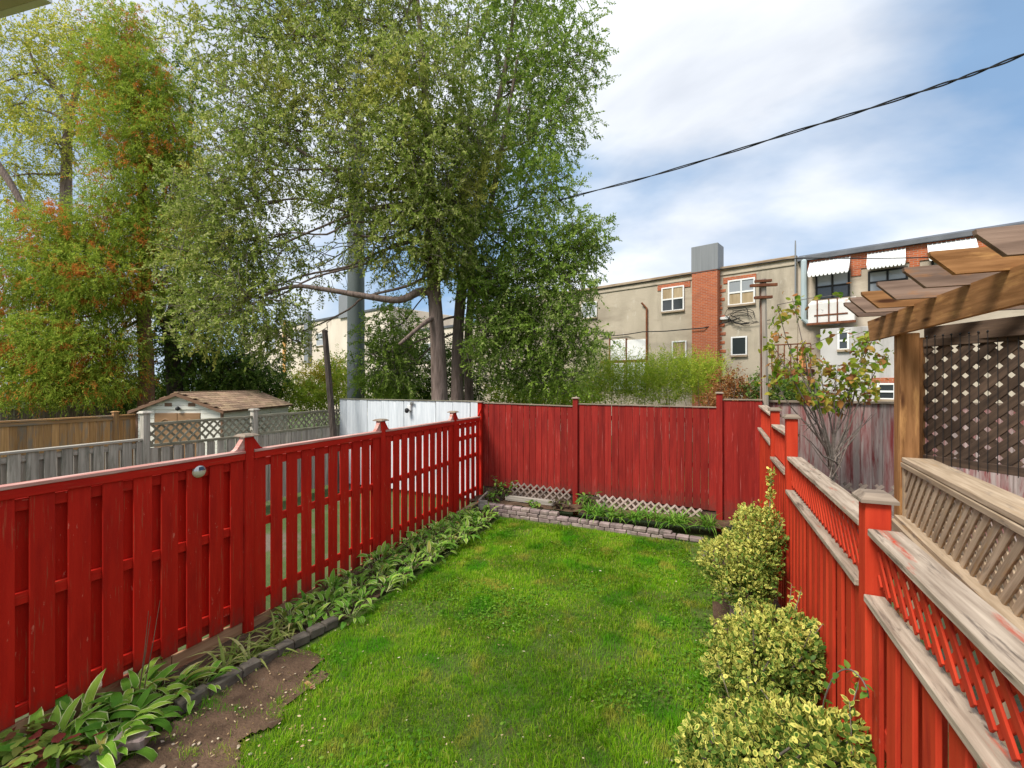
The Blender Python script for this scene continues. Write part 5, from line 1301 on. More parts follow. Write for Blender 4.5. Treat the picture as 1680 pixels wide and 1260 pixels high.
# ---- little tree with turning leaves in the neighbour's yard
def one_leaf_mesh(name, mat, L, W, seg=5, arch=0.35, cup=0.25, tip=1.0, ruff=0.0, prof=None, petiole=0.0):
    """a single arched leaf: 4 strips across, seg along; uv.x = 0 at the rib, 1 at the margin"""
    v = []; f = []; uv = []
    for i in range(seg + 1):
        t = i / seg
        w = W * 0.5 * ((math.sin(math.pi * min(1, t ** 0.75)) ** 0.8) if prof is None else prof(t))
        w = max(w, 0.001)
        x = petiole + L * (math.sin(arch * t) / arch if arch else t) ; z = -L * ((1 - math.cos(arch * t)) / arch if arch else 0)
        for j, q in enumerate((-1, -0.62, 0, 0.62, 1)):
            zz = z + cup * w * abs(q) + ruff * w * math.sin(7 * t + j * 2) * abs(q)
            v.append((x, w * q, zz)); uv.append((abs(q), t))
    for i in range(seg):
        for j in range(4):
            f.append([i * 5 + j, i * 5 + j + 1, (i + 1) * 5 + j + 1, (i + 1) * 5 + j])
    if petiole:
        b = len(v); v += [(0, -.004, .004), (0, .004, .004), (petiole + .01, .003, 0), (petiole + .01, -.003, 0)]; uv += [(0.9, 0)] * 4; f.append([b, b + 1, b + 2, b + 3])
    me = bpy.data.meshes.new(name); me.from_pydata(v, [], f); me.update()
    l = me.uv_layers.new(name='UVMap')
    for p in me.polygons:
        for li in p.loop_indices: l.data[li].uv = uv[me.loops[li].vertex_index]
    me.polygons.foreach_set('use_smooth', [True] * len(me.polygons))
    me.materials.append(mat)
    return me
def objleaf(name, stops, margin=None, transl=0.35, rough=0.55, vein=0.25, spec=0.14):
    """leaf objects: colour by the object's own random value"""
    m, nt, out = nodes(name)
    oi = nd(nt, 'ShaderNodeObjectInfo'); uv = nd(nt, 'ShaderNodeUVMap'); s2 = nd(nt, 'ShaderNodeSeparateXYZ', {0: uv.outputs[0]})
    col = ramp(nt, oi.outputs['Random'], stops)
    g = nd(nt, 'ShaderNodeTexCoord')
    no = nd(nt, 'ShaderNodeTexNoise', {0: g.outputs['Object'], 'Scale': 22.0})
    if margin:
        e = math_(nt, 'ADD', s2.outputs[0], math_(nt, 'MULTIPLY', math_(nt, 'SUBTRACT', no.outputs[0], 0.5), 0.30))
        e = math_(nt, 'ADD', e, math_(nt, 'MULTIPLY', math_(nt, 'SUBTRACT', oi.outputs['Random'], 0.5), 0.25))
        col = mixc(nt, ramp(nt, e, [(margin[1], 0.0), (margin[1] + .12, 1.0)]), col, margin[0])
    if vein:
        wv = math_(nt, 'SINE', math_(nt, 'MULTIPLY', s2.outputs[0], 22.0))
        bp = nd(nt, 'ShaderNodeBump', {'Strength': vein, 'Distance': 0.004, 'Height': wv})
    b = nd(nt, 'ShaderNodeBsdfPrincipled', {'Base Color': col, 'Roughness': rough, 'Specular IOR Level': spec})
    if vein: nt.links.new(bp.outputs[0], b.inputs['Normal'])
    t = nd(nt, 'ShaderNodeBsdfTranslucent', {'Color': col})
    mx = nd(nt, 'ShaderNodeMixShader', {0: transl, 1: b.outputs[0], 2: t.outputs[0]})
    nt.links.new(mx.outputs[0], out.inputs[0])
    return m
M['turning'] = objleaf('turning_leaf', [(0.0, (0.12, 0.25, 0.02)), (0.45, (0.26, 0.36, 0.03)), (0.7, (0.46, 0.42, 0.06)), (0.87, (0.46, 0.22, 0.06)), (1.0, (0.30, 0.11, 0.05))], transl=0.45)
def euler_from(A, up=V((0, 0, 1)), roll=0.0):
    x = V(A).normalized(); y = up.cross(x)
    if y.length < 1e-3: y = V((0, 1, 0))
    y.normalize(); z = x.cross(y)
    return Matrix((x, y, z)).transposed().to_4x4() @ Matrix.Rotation(roll, 4, 'X')
def put_leaf(me, P, A, parent, s=1.0, roll=0.0, name='leaf'):
    Mx = Matrix.Translation(P) @ euler_from(A, roll=roll) @ Matrix.Scale(s, 4)
    o = bpy.data.objects.new(name, me); COL.objects.link(o); o.parent = parent; o.matrix_basis = LOCAL(parent) @ Mx
    return o
rng = random.Random(77)
st = thing('young_tree', 'spindly young tree with turning green and rust leaves before the faded fence', 'tree', at(1365, 800, 7.0).xy.to_3d())
mb = MB(); tips = []
g = at(1365, 800, 7.0); g.z = 0
j0 = at(1366, 760, 7.0)
mb.tube([g, V((g.x, g.y, .6)), j0], [0.04, 0.036, 0.032], 7)
ends = [(1275, 500, 6.8), (1300, 490, 7.2), (1320, 560, 6.9), (1290, 600, 6.7), (1345, 590, 7.3), (1375, 600, 6.9), (1405, 575, 7.1), (1425, 560, 6.9), (1440, 540, 7.1), (1265, 560, 7.0), (1420, 620, 6.7), (1390, 640, 7.2), (1310, 630, 7.2), (1450, 585, 7.2), (1270, 620, 7.1)]
for e in ends:
    E = at(*e); m1 = j0.lerp(E, .35) + V((rng.uniform(-.1, .1), rng.uniform(-.1, .1), -.05)); m2 = j0.lerp(E, .7) + V((rng.uniform(-.06, .06), rng.uniform(-.06, .06), 0))
    pts = smooth_pts([j0 + V((0, 0, rng.uniform(-.15, .1))), m1, m2, E], 4)
    mb.tube(pts, [0.016 * (1 - .75 * i / (len(pts) - 1)) for i in range(len(pts))], 5, cap=False)
    for k in range(5):
        a = pts[rng.randrange(5, len(pts))]; q = a + V((rng.gauss(0, .2), rng.gauss(0, .15), rng.gauss(.05, .16)))
        mb.tube([a, a.lerp(q, .5) + V((0, 0, .02)), q], [0.006, 0.005, 0.003], 4, cap=False); tips.append((a, q))
    tips.append((pts[-3], E))
for k in range(16):      # bare whips low down
    a = j0 + V((rng.gauss(0, .05), rng.gauss(0, .05), rng.uniform(-.25, .15))); q = at(rng.uniform(1300, 1450), rng.uniform(660, 740), rng.uniform(6.6, 7.4))
    mb.tube([a, a.lerp(q, .4) + V((rng.gauss(0, .05), 0, -.06)), a.lerp(q, .75), q], [0.012, 0.009, 0.006, 0.003], 4, cap=False)
mb.build('trunk', M['twig'], st)
bl = [one_leaf_mesh('leaf', M['turning'], 0.15, 0.10, 4, arch=a, cup=.3) for a in (0.4, 0.9, 1.3)]
for k in range(285):
    a, q = tips[rng.randrange(len(tips))]
    P = a.lerp(q, rng.uniform(.3, 1.05)) + V((rng.gauss(0, .035), rng.gauss(0, .035), rng.gauss(0, .035)))
    if P.z < 2.35 and rng.random() < .85: P.z += 0.5
    put_leaf(bl[k % 3], P, V((rng.gauss(0, 1), rng.gauss(0, 1), rng.uniform(-1.3, .3))), st, rng.uniform(.6, 1.15), rng.uniform(-.8, .8))
rs = np.random.RandomState(61)
M['turning_small'] = leafmat('small_turning_leaf', [(0.0, (0.12, 0.22, 0.02)), (0.4, (0.28, 0.32, 0.04)), (0.7, (0.46, 0.38, 0.07)), (0.85, (0.42, 0.18, 0.06)), (1.0, (0.26, 0.10, 0.06))], transl=0.45)
ti = rs.randint(0, len(tips), 900); tt = rs.uniform(.2, 1.1, (900, 1))
C = np.array([tuple(tips[i][0]) for i in ti]) * (1 - tt) + np.array([tuple(tips[i][1]) for i in ti]) * tt + rs.normal(size=(900, 3)) * .06
A = unit(rs.normal(size=(900, 3)) + np.array([0, 0, -.5])); S = unit(np.cross(A, rs.normal(size=(900, 3))))
k_ = C[:, 2] > 2.45
poly_mesh('foliage', leaf_ovals(C[k_], A[k_], S[k_], rs.uniform(.05, .10, k_.sum()), rs.uniform(.03, .06, k_.sum())), 7, OVAL_F, M['turning_small'], st, OVAL_UV, kind='stuff')

# ================================================================== planting in the yard
M['hosta'] = objleaf('variegated_hosta_leaf', [(0.0, (0.10, 0.26, 0.025)), (0.5, (0.20, 0.40, 0.04)), (1.0, (0.37, 0.54, 0.07))], margin=((0.72, 0.76, 0.36), 0.84), transl=0.28)
M['hosta_yel'] = objleaf('yellowing_hosta_leaf', [(0.0, (0.16, 0.24, 0.04)), (0.5, (0.36, 0.38, 0.07)), (1.0, (0.58, 0.47, 0.13))], margin=((0.66, 0.62, 0.34), 0.80), transl=0.3)
hosta_p = lambda t: (math.sin(math.pi * min(1, t ** 0.62)) ** 0.75) if t < 1 else 0
hl = [one_leaf_mesh('leaf', M['hosta'], l_, w_, 5, arch=a, cup=c, ruff=r_, prof=hosta_p, petiole=.10) for a, c, l_, w_, r_ in ((0.9, .35, .18, .062, .15), (1.5, .25, .21, .056, .25), (2.1, .2, .20, .064, .2), (1.3, .6, .19, .048, .3), (1.8, .1, .15, .070, .2), (2.4, .45, .23, .042, .25), (1.1, .3, .12, .05, .3))]
hy = [one_leaf_mesh('leaf', M['hosta_yel'], 0.22, 0.06, 5, arch=a, cup=.4, ruff=.15, prof=hosta_p, petiole=.10) for a in (1.2, 1.9)]
def hosta(x, y, size, n, label, group, rng, z=None, yel=0.05, rz=0):
    z = float(bed_h(x, y)) if z is None else z
    h = thing('hosta', label, 'plant', (x, y, z), group=group)
    for k in range(n):
        a = rng.uniform(0, 2 * math.pi); el = rng.uniform(0.15, 1.35)
        A = V((math.cos(a) * math.cos(el), math.sin(a) * math.cos(el), math.sin(el)))
        P = V((x, y, z)) + V((math.cos(a), math.sin(a), 0)) * rng.uniform(0.0, .10) * size + V((0, 0, rng.uniform(0, .05)))
        put_leaf(rng.choice(hy) if rng.random() < yel else rng.choice(hl), P, A, h, size * rng.uniform(.75, 1.15), rng.uniform(-.5, .5))
    return h
rng = random.Random(19)
k = 0
y = 3.75
while y < 8.5:
    seg = 'beside the dark edging pavers' if y < 4.6 else 'by a flared fence post' if y < 6 else 'before the see-through slats' if y < 7.4 else 'near the low paver wall'
    for x, row in ((-4.36, 'hugging the boards'), (-4.08, 'in the middle of the bed'), (-3.80, 'spilling onto the lawn')):
        xx = x + rng.uniform(-.06, .06) + (0.0 if y < 7 else -0.02); yy = y + rng.uniform(-.08, .08)
        if yy < 4.0 and x > -4.0: continue
        if yy > 8.1 and x > -4.0: continue
        hosta(xx, yy, rng.uniform(.78, 1.15), 30, 'white edged hosta ' + row + ' ' + seg, 'hostas along the red fence', rng, yel=0.05)
    y += 0.34
for (x, y, s, n, lab) in ((-4.30, 1.70, 1.3, 48, 'big leaved hosta beside the red mottled plant'), (-4.14, 2.05, 1.25, 46, 'hosta sprawling over the loose pavers'), (-4.36, 2.30, 1.25, 34, 'hosta standing tall against the red boards with a dry flower stalk'),
                          (-3.98, 1.86, 1.2, 24, 'hosta with broad leaves drooping onto the bare dirt'), (-4.40, 1.95, 1.35, 34, 'hosta pressed between its neighbours and the red boards'), (-4.22, 2.42, 1.15, 26, 'arching hosta at the end of the kick board'), (-4.08, 2.62, 1.0, 16, 'small hosta tucked behind the dark edging pavers')):
    h = hosta(x, y, s, n, lab, 'hostas by the loose pavers', rng, yel=0.08)
    if 'stalk' in lab:
        for q in range(3):
            P = V((x + rng.uniform(-.1, .1), y + rng.uniform(-.1, .1), .1)); E = P + V((rng.uniform(-.15, .2), rng.uniform(-.1, .2), rng.uniform(.6, .8)))
            MB().tube([P, P.lerp(E, .5) + V((.02, 0, .04)), E], [0.005, 0.004, 0.002], 4).build('stalk', M['bark_cedar'], h)
# strap-leaved lilies
M['strap'] = objleaf('strap_leaf', [(0.0, (0.16, 0.24, 0.04)), (0.5, (0.30, 0.36, 0.08)), (1.0, (0.55, 0.50, 0.20))], margin=((0.62, 0.60, 0.33), 0.9), transl=0.3, vein=0)
M['strap_green'] = objleaf('green_strap_leaf', [(0.0, (0.08, 0.22, 0.025)), (0.5, (0.15, 0.33, 0.035)), (1.0, (0.26, 0.42, 0.06))], transl=0.35, vein=0)
strap_p = lambda t: 1.0 - t ** 3
sy = [one_leaf_mesh('leaf', M['strap'], 0.36, 0.026, 5, arch=a, cup=.5, prof=strap_p) for a in (1.0, 1.7, 2.2)]
sg = [one_leaf_mesh('leaf', M['strap_green'], 0.30, 0.017, 5, arch=a, cup=.5, prof=strap_p) for a in (0.7, 1.3, 1.9)]
def straps(x, y, z, n, size, meshes, label, group, rng, lo=.5, hi=1.35):
    h = thing('strap_leaved_lily', label, 'plant', (x, y, z), group=group)
    for k in range(n):
        a = rng.uniform(0, 2 * math.pi); el = rng.uniform(lo, hi)
        A = V((math.cos(a) * math.cos(el), math.sin(a) * math.cos(el), math.sin(el)))
        put_leaf(rng.choice(meshes), V((x + rng.gauss(0, .03), y + rng.gauss(0, .03), z)), A, h, size * rng.uniform(.7, 1.15), rng.uniform(-.3, .3))
for (x, y) in ((-4.18, 3.68), (-4.10, 3.10), (-4.25, 2.62), (-4.12, 2.90), (-4.28, 3.10), (-4.08, 3.30), (-4.25, 3.50)):
    straps(x, y, float(bed_h(x, y)), 22, 1.05, sy, 'yellowing strap leaved lily between the kick board and dark edging', 'lilies behind the edging', rng)
straps(-3.98, 8.38, 0.03, 16, 1.25, sg, 'bluish strap leaved clump at the end of the low wall', None, rng)
rng = random.Random(23)
for k in range(30):
    x = rng.uniform(-2.0, 0.25); y = rng.uniform(8.58, 8.95) if x > -1.2 else rng.uniform(8.6, 8.8)
    straps(x, y, 0.22, 18, rng.uniform(.95, 1.3), sg, 'green grassy lily filling the raised bed before the pale lattice', 'grassy lilies in the raised bed', rng)
# leafy perennials of the raised bed
M['peony'] = objleaf('perennial_leaf', [(0.0, (0.06, 0.14, 0.02)), (0.5, (0.13, 0.25, 0.035)), (1.0, (0.25, 0.33, 0.06))], transl=0.35, vein=.1)
M['peony_dark'] = objleaf('bronze_perennial_leaf', [(0.0, (0.05, 0.03, 0.03)), (0.5, (0.09, 0.075, 0.03)), (1.0, (0.12, 0.16, 0.04))], transl=0.3, vein=.1)
pm = [one_leaf_mesh('leaf', M['peony'], 0.13, 0.05, 4, arch=a, cup=.2) for a in (.5, 1.1)]
pd = [one_leaf_mesh('leaf', M['peony_dark'], 0.12, 0.045, 4, arch=a, cup=.2) for a in (.5, 1.1)]
def perennial(px, py, Y, h_, r, n, meshes, label, rng, z0=.2):
    c = on_y(px, py, Y); root = thing('leafy_perennial', label, 'plant', (c.x, Y, z0))
    mb = MB()
    for k in range(7):
        E = V((c.x + rng.gauss(0, r * .6), Y + rng.gauss(0, r * .35) - .05, z0 + h_ * rng.uniform(.5, 1)))
        G_ = V((c.x + rng.gauss(0, .03), Y + rng.gauss(0, .03), z0 - .05))
        mb.tube([G_, G_.lerp(E, .5) + V((0, 0, .05)), E], [0.008, 0.007, 0.004], 4)
        for q in range(n // 7):
            P = G_.lerp(E, rng.uniform(.45, 1.0)); a = rng.uniform(0, 6.28)
            put_leaf(rng.choice(meshes), P, V((math.cos(a), math.sin(a), rng.uniform(-.3, .6))), root, rng.uniform(.7, 1.2), rng.uniform(-.4, .4))
    mb.build('stems', M['twig'], root)['kind'] = 'stuff'
rng = random.Random(29)
perennial(822, 800, 8.95, 0.62, .30, 84, pm, 'tall green perennial in the corner by the red fences', rng)
perennial(805, 815, 8.75, 0.30, .16, 42, pm, 'low green perennial below the tall one in the corner', rng)
perennial(962, 815, 8.95, 0.52, .22, 70, pm, 'light green perennial growing beside the maroon fence post', rng)
perennial(918, 815, 8.90, 0.30, .2, 49, pd, 'bronze leaved low perennial against the dim lattice', rng)
perennial(872, 825, 8.78, 0.18, .2, 35, pm, 'small green seedling clump inside the low wall', rng)
perennial(1000, 835, 8.72, 0.2, .25, 49, pm, 'spreading ground hugging perennial on the low wall', rng)
# mottled red and green plant near the pavers
M['coleus'] = objleaf('mottled_red_green_leaf', [(0.0, (0.16, 0.02, 0.025)), (0.3, (0.20, 0.10, 0.04)), (0.45, (0.20, 0.30, 0.05)), (1.0, (0.34, 0.42, 0.08))], transl=0.35, vein=.2)
cm = [one_leaf_mesh('leaf', M['coleus'], 0.10, 0.075, 4, arch=a, cup=.15, ruff=.2) for a in (.4, 1.0)]
for px, py, lab in ((40, 1225, 'mottled red and lime plant against the red board foot'), (95, 1252, 'mottled lime plant beside the flat grey paver')):
    c = on_z(px, py, .2); root = thing('coleus_plant', lab, 'plant', (c.x, c.y, .1))
    for k in range(48):
        a = rng.uniform(0, 6.28); r = rng.uniform(0, .17)
        put_leaf(rng.choice(cm), V((c.x + r * math.cos(a), c.y + r * math.sin(a), rng.uniform(.12, .34))), V((math.cos(a), math.sin(a), rng.uniform(-.2, .5))), root, rng.uniform(.7, 1.2), rng.uniform(-.4, .4))
    MB().tube([(c.x, c.y, .0), (c.x, c.y, .28)], [.012, .006], 5).build('stem', M['twig'], root)

# ---- variegated shrubs
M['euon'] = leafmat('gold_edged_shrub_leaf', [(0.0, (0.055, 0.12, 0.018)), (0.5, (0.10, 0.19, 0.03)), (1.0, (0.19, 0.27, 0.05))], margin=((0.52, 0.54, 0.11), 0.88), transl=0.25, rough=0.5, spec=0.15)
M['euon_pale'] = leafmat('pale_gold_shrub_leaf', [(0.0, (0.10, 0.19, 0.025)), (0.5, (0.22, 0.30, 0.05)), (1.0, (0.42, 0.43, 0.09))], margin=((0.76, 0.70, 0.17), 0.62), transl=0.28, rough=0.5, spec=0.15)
def ovoid(blobs, n_each, lL, lW, rs, upb=0.5):
    Cs, As, Ss, Ls, Ws, tops = [], [], [], [], [], []
    for (c, r) in blobs:
        n = int(0.95 * n_each * (r[0] * r[1] + r[0] * r[2] + r[1] * r[2]) / 0.2)
        v = unit(rs.normal(size=(n, 3))); q = v * (0.70 + 0.36 * rs.rand(n, 1)) * (0.76 + 0.46 * vnoise(v[:, 0] * 4 + c[0] * 7 + 9, v[:, 1] * 4 + v[:, 2] * 5 + 9, 1.0, 17)[:, None])
        P = np.array(c) + q * np.array(r)
        A = unit(v * 0.7 + np.array([0, 0, upb]) + rs.normal(size=(n, 3)) * 0.65)
        S = unit(np.cross(A, v * 0.8 + rs.normal(size=(n, 3)) * 0.6))
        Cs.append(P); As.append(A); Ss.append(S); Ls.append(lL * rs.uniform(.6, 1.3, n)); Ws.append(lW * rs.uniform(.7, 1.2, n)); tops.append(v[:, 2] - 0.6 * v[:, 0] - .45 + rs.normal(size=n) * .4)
    return [np.concatenate(a) for a in (Cs, As, Ss, Ls, Ws, tops)]
def euonymus(label, blobs, n_each, lL, lW, seed, whips=6, thr=0.15):
    rs = np.random.RandomState(seed); rng = random.Random(seed)
    c0 = blobs[0][0]; root = thing('variegated_shrub', label, 'shrub', (c0[0], c0[1], 0), group='gold variegated shrubs along the orange red fence')
    mb = MB()
    for (c, r) in blobs:
        for k in range(6):
            e = V(c) + V((rng.gauss(0, .45) * r[0], rng.gauss(0, .45) * r[1], rng.uniform(-.3, .6) * r[2])); g = V((c0[0] + rng.gauss(0, .05), c0[1] + rng.gauss(0, .05), -.02))
            mb.tube(wob(g, e, 3, .03, rng), [.018, .013, .009, .005], 5, cap=False)
    C, A, S, Ln, Wd, top = ovoid(blobs, n_each, lL, lW, rs)
    ex = []
    for k in range(whips):       # shoots standing out of the outline
        c, r = rng.choice(blobs); a = rng.uniform(0, 6.28)
        p = V(c) + V((math.cos(a) * r[0] * .6, math.sin(a) * r[1] * .6, r[2] * .75)); e = p + V((math.cos(a) * .10, math.sin(a) * .10, rng.uniform(.08, .22)))
        mb.tube([p, e], [.004, .002], 4)
        for q in range(10):
            t = q / 9; ex.append((p.lerp(e, t), V((rng.gauss(0, 1), rng.gauss(0, 1), rng.uniform(.2, .9))).normalized()))
    if ex:
        P2 = np.array([tuple(p) for p, a in ex]); A2 = np.array([tuple(a) for p, a in ex]); S2 = unit(np.cross(A2, rs.normal(size=A2.shape)))
        C = np.concatenate([C, P2]); A = np.concatenate([A, A2]); S = np.concatenate([S, S2]); Ln = np.concatenate([Ln, np.full(len(ex), lL)]); Wd = np.concatenate([Wd, np.full(len(ex), lW)]); top = np.concatenate([top, np.ones(len(ex))])
    mb.build('stems', M['twig'], root)['kind'] = 'stuff'
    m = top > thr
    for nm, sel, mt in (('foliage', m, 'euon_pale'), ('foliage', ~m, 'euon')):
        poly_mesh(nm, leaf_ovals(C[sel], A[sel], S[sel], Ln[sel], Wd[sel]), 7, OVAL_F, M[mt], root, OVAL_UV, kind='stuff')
    return root
def sph(px, py, d, rx, ry, rz): 
    c = at(px, py, d); s = d / F_PX
    return (tuple(c), (rx * s, rz, ry * s))
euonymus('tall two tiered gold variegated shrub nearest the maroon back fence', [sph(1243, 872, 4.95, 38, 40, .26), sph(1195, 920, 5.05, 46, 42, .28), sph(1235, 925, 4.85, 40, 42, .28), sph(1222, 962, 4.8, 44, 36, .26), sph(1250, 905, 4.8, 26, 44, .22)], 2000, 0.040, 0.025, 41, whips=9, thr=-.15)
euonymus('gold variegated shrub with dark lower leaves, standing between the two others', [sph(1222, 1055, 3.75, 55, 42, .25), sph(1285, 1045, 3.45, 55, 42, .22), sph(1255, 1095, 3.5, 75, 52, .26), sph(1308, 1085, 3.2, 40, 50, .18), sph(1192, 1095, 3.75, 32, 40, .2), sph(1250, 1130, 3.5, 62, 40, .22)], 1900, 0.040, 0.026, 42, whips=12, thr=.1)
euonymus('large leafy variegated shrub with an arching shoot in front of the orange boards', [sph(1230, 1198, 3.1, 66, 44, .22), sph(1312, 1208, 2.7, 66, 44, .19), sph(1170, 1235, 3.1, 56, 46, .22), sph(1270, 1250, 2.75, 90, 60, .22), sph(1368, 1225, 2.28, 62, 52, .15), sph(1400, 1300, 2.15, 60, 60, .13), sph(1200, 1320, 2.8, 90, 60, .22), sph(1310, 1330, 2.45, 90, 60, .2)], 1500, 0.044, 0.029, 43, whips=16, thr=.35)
# climbing gold shoot and arching whip
cl_ = thing('climbing_shoot', 'thin golden leaved shoot climbing the far end of the orange fence', 'plant', at(1262, 850, 4.9).xy.to_3d())
rs = np.random.RandomState(4); P0 = at(1262, 850, 4.9); P1 = at(1266, 770, 4.95)
tt = rs.rand(160, 1); C = np.array(P0) * (1 - tt) + np.array(P1) * tt + rs.normal(size=(160, 3)) * .02
MB().tube([V((P0.x, P0.y, 0)), P0, P1], [.008, .006, .003], 5).build('stem', M['twig'], cl_)
A = unit(rs.normal(size=(160, 3)) + np.array([-.5, -.5, .6])); S = unit(np.cross(A, rs.normal(size=(160, 3))))
poly_mesh('foliage', leaf_ovals(C, A, S, np.full(160, .04), np.full(160, .025)), 7, OVAL_F, M['euon_pale'], cl_, OVAL_UV, kind='stuff')
wh = [at(*p) for p in ((1350, 1190, 2.5), (1352, 1150, 2.45), (1370, 1108, 2.35), (1392, 1098, 2.25), (1412, 1112, 2.15), (1422, 1130, 2.1), (1425, 1145, 2.1))]
ws = smooth_pts(wh, 5)
aw_ = thing('arching_shoot', 'single arching shoot with a few leaves curving over the large leafy shrub', 'plant', wh[0])
MB().tube(ws, [0.004] * len(ws), 5).build('stem', M['twig'], aw_)
rng = random.Random(3)
wl_m = [one_leaf_mesh('leaf', M['peony'], 0.05, 0.035, 3, arch=.5, cup=.2)]
for i in range(3, len(ws), 2):
    put_leaf(wl_m[0], ws[i], V((rng.gauss(0, 1), rng.gauss(0, 1), rng.gauss(0, .6))), aw_, rng.uniform(.6, 1), 0)

# ================================================================== grass and litter
def grass_field():
    rs = np.random.RandomState(99)
    n = 330000
    # denser towards the house, where each blade shows
    y = 1.4 + (8.6 - 1.4) * rs.rand(n) ** 1.25; x = rs.uniform(-4.05, 0.55, n)
    keep = np.ones(n, bool)
    jx = x + (vnoise(x, y, 6, 31) - .5) * .3 + rs.normal(size=n) * .06; jy = y + (vnoise(x, y, 6, 32) - .5) * .3 + rs.normal(size=n) * .06
    keep &= ~inpoly(jx, jy, DIRT) | (rs.rand(n) < 0.03 + 0.5 * np.clip((vnoise(x, y, 7, 51) - .72) * 5, 0, 1))
    keep &= (x > -3.72 + .1 * (vnoise(x, y, 3, 5) - .5)) | (y < 3.4) & (x > -3.9)
    bare = vnoise(x, y, 1.3, 33) * .6 + vnoise(x, y, 4.1, 34) * .4
    edge = np.clip((x + 0.7) / 1.0, 0, 1)
    keep &= rs.rand(n) > np.clip((bare - 0.64) * 5, 0, .62) + edge * np.clip((vnoise(x, y, 3.1, 36) - .25) * 2.2, 0, .92)
    keep &= y < 8.44 + (x + 4.1) * -0.05
    x, y = x[keep], y[keep]; n = len(x)
    z = ground_h(x, y)
    hmap = vnoise(x, y, 1.1, 35) * .6 + vnoise(x, y, 5, 37) * .4
    h = (0.024 + 0.036 * hmap) * rs.uniform(.5, 1.45, n) * (1 + 0.7 * (vnoise(x, y, 9, 61) > .78))
    w = rs.uniform(.0022, .0048, n) * (0.8 + 0.09 * y)
    a = rs.uniform(0, 2 * np.pi, n); lean = rs.uniform(.15, .95, n)
    flow = vnoise(x, y, 2.2, 38) * 6
    a = np.where(rs.rand(n) < .5, a, flow + rs.normal(size=n) * .6)
    dx, dy = np.cos(a), np.sin(a); sx, sy_ = -dy, dx
    B = np.stack([x, y, z - .004], 1); S = np.stack([sx, sy_, 0 * x], 1); Dv = np.stack([dx, dy, 0 * x], 1)
    m1 = B + Dv * (h * lean * .35)[:, None] + np.array([0, 0, 1.0]) * (h * .62)[:, None]
    tp = B + Dv * (h * lean)[:, None] + np.array([0, 0, 1.0]) * (h * (1 - .35 * lean))[:, None]
    wv = (w / 2)[:, None]
    Vv = np.stack([B - S * wv, B + S * wv, m1 + S * wv * .8, m1 - S * wv * .8, tp], 1)
    return Vv
M['grass'] = leafmat('lawn_grass_blade', [(0.0, (0.10, 0.25, 0.006)), (0.45, (0.18, 0.39, 0.010)), (0.85, (0.31, 0.52, 0.020)), (0.93, (0.46, 0.50, 0.06)), (1.0, (0.58, 0.50, 0.19))], patch=((0.42, 0.42, 0.06), 2.6, 0.56, 0.70), patch2=((0.09, 0.31, 0.008), 1.7, 0.54, 0.66), transl=0.42, rough=0.7, spec=0.06)
gr = poly_mesh('grass', grass_field(), 5, [[0, 1, 2, 3], [3, 2, 4]], M['grass'], None, kind='stuff')
tag(gr, 'short green lawn grass with yellowish patches', 'grass')
# clover and broad weeds
M['clover'] = leafmat('clover_leaf', [(0.0, (0.06, 0.17, 0.014)), (0.5, (0.11, 0.26, 0.02)), (1.0, (0.20, 0.34, 0.04))], transl=0.35)
rs = np.random.RandomState(55)
n = 30000
x = rs.uniform(-3.7, .5, n); y = 1.6 + 6.9 * rs.rand(n) ** 1.2
pr = np.clip((vnoise(x, y, 1.5, 41) - .55) * 3, 0, 1) * .7 + np.clip((x + .5) / .6, 0, 1) * .9 * (vnoise(x, y, 2.6, 42) > .42)
k = (rs.rand(n) < pr) & ~inpoly(x, y, DIRT); x, y = x[k], y[k]; n = len(x)
C = np.stack([x, y, ground_h(x, y) + rs.uniform(.015, .06, n)], 1)
a = rs.uniform(0, 6.28, n); A = unit(np.stack([np.cos(a), np.sin(a), rs.uniform(-.2, .4, n)], 1)); S = unit(np.cross(A, UP + rs.normal(size=(n, 3)) * .3))
tag(poly_mesh('clover_weeds', leaf_ovals(C, A, S, rs.uniform(.018, .042, n), rs.uniform(.014, .03, n)), 7, OVAL_F, M['clover'], None, OVAL_UV, kind='stuff'), 'clover and broad leaved weeds among the grass', 'weeds')
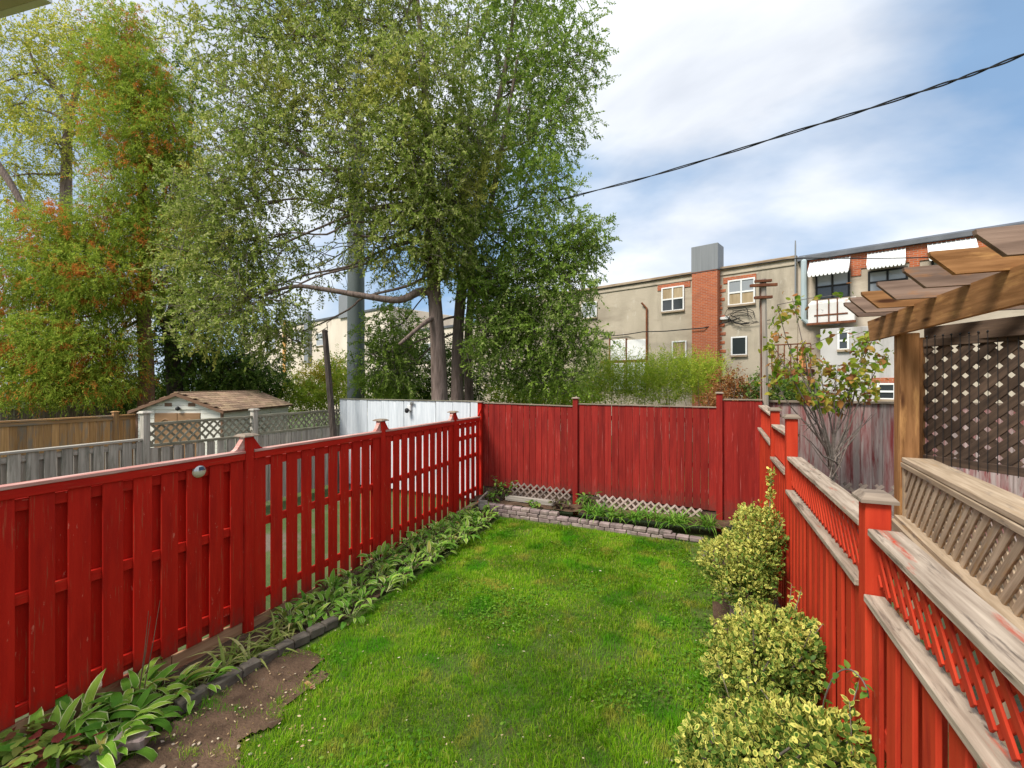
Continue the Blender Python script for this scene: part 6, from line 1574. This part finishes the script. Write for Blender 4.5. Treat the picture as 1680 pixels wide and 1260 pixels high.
# litter: fallen leaves, chips and pebbles on the dirt
M['litter'] = leafmat('fallen_leaf_litter', [(0.0, (0.30, 0.19, 0.09)), (0.5, (0.50, 0.36, 0.20)), (1.0, (0.62, 0.55, 0.40))], transl=0.1, rough=0.8)
n = 420
x = rs.uniform(-4.0, .4, n); y = rs.uniform(1.5, 8.3, n); x[:190], y[:190] = [np.array(q) for q in zip(*[(lambda p: (p.x, p.y))(on_z(rs.uniform(200, 540), rs.uniform(1080, 1262), 0)) for _ in range(190)])]
C = np.stack([x, y, ground_h(x, y) + .035 + rs.rand(n) * .02], 1); a = rs.uniform(0, 6.28, n)
A = unit(np.stack([np.cos(a), np.sin(a), rs.uniform(-.25, .25, n)], 1)); S = unit(np.cross(A, UP + rs.normal(size=(n, 3)) * .25))
tag(poly_mesh('leaf_litter', leaf_ovals(C, A, S, rs.uniform(.010, .034, n), rs.uniform(.006, .018, n)), 7, OVAL_F, M['litter'], None, OVAL_UV, kind='stuff'), 'dry fallen leaves and wood chips scattered on dirt and grass', 'litter')
M['pebble'] = surf('tan_stone_chip', (0.30, 0.23, 0.16), (0.52, 0.43, 0.33), sc=(20, 20, 20), rough=0.9, bump=.3, rand=0)
rng = random.Random(8)
for k in range(9):
    px, py = rng.uniform(250, 420), rng.uniform(1215, 1262); P = on_z(px, py, .035)
    pts = [(rng.uniform(.7, 1.2) * math.cos(i * 1.05), rng.uniform(.5, .9) * math.sin(i * 1.05)) for i in range(6)]; s = rng.uniform(.008, .022)
    o = MB().prism([(p[0] * s, p[1] * s, 0) for p in pts], (0, 0, s * .5)).build('stone_chip', M['pebble'], None)
    o.location = P; o.rotation_euler = (rng.uniform(-.3, .3), rng.uniform(-.3, .3), rng.uniform(0, 6))
    tag(o, 'tan stone chip lying on the dirt by the loose pavers', 'stone', 'tan stone chips on the dirt')
for (px, py, rz, L, lab) in ((508, 1124, .3, .13, 'short pinkish wood offcut lying at the edge of the dirt patch'),):
    P = on_z(px, py, .03); d = V((math.cos(rz), -math.sin(rz), .02)) * L / 2
    tag(bar('wood_offcut', P - d, P + d, .035, .018, (0, 0, 1), M['raw'], None), lab, 'offcut')
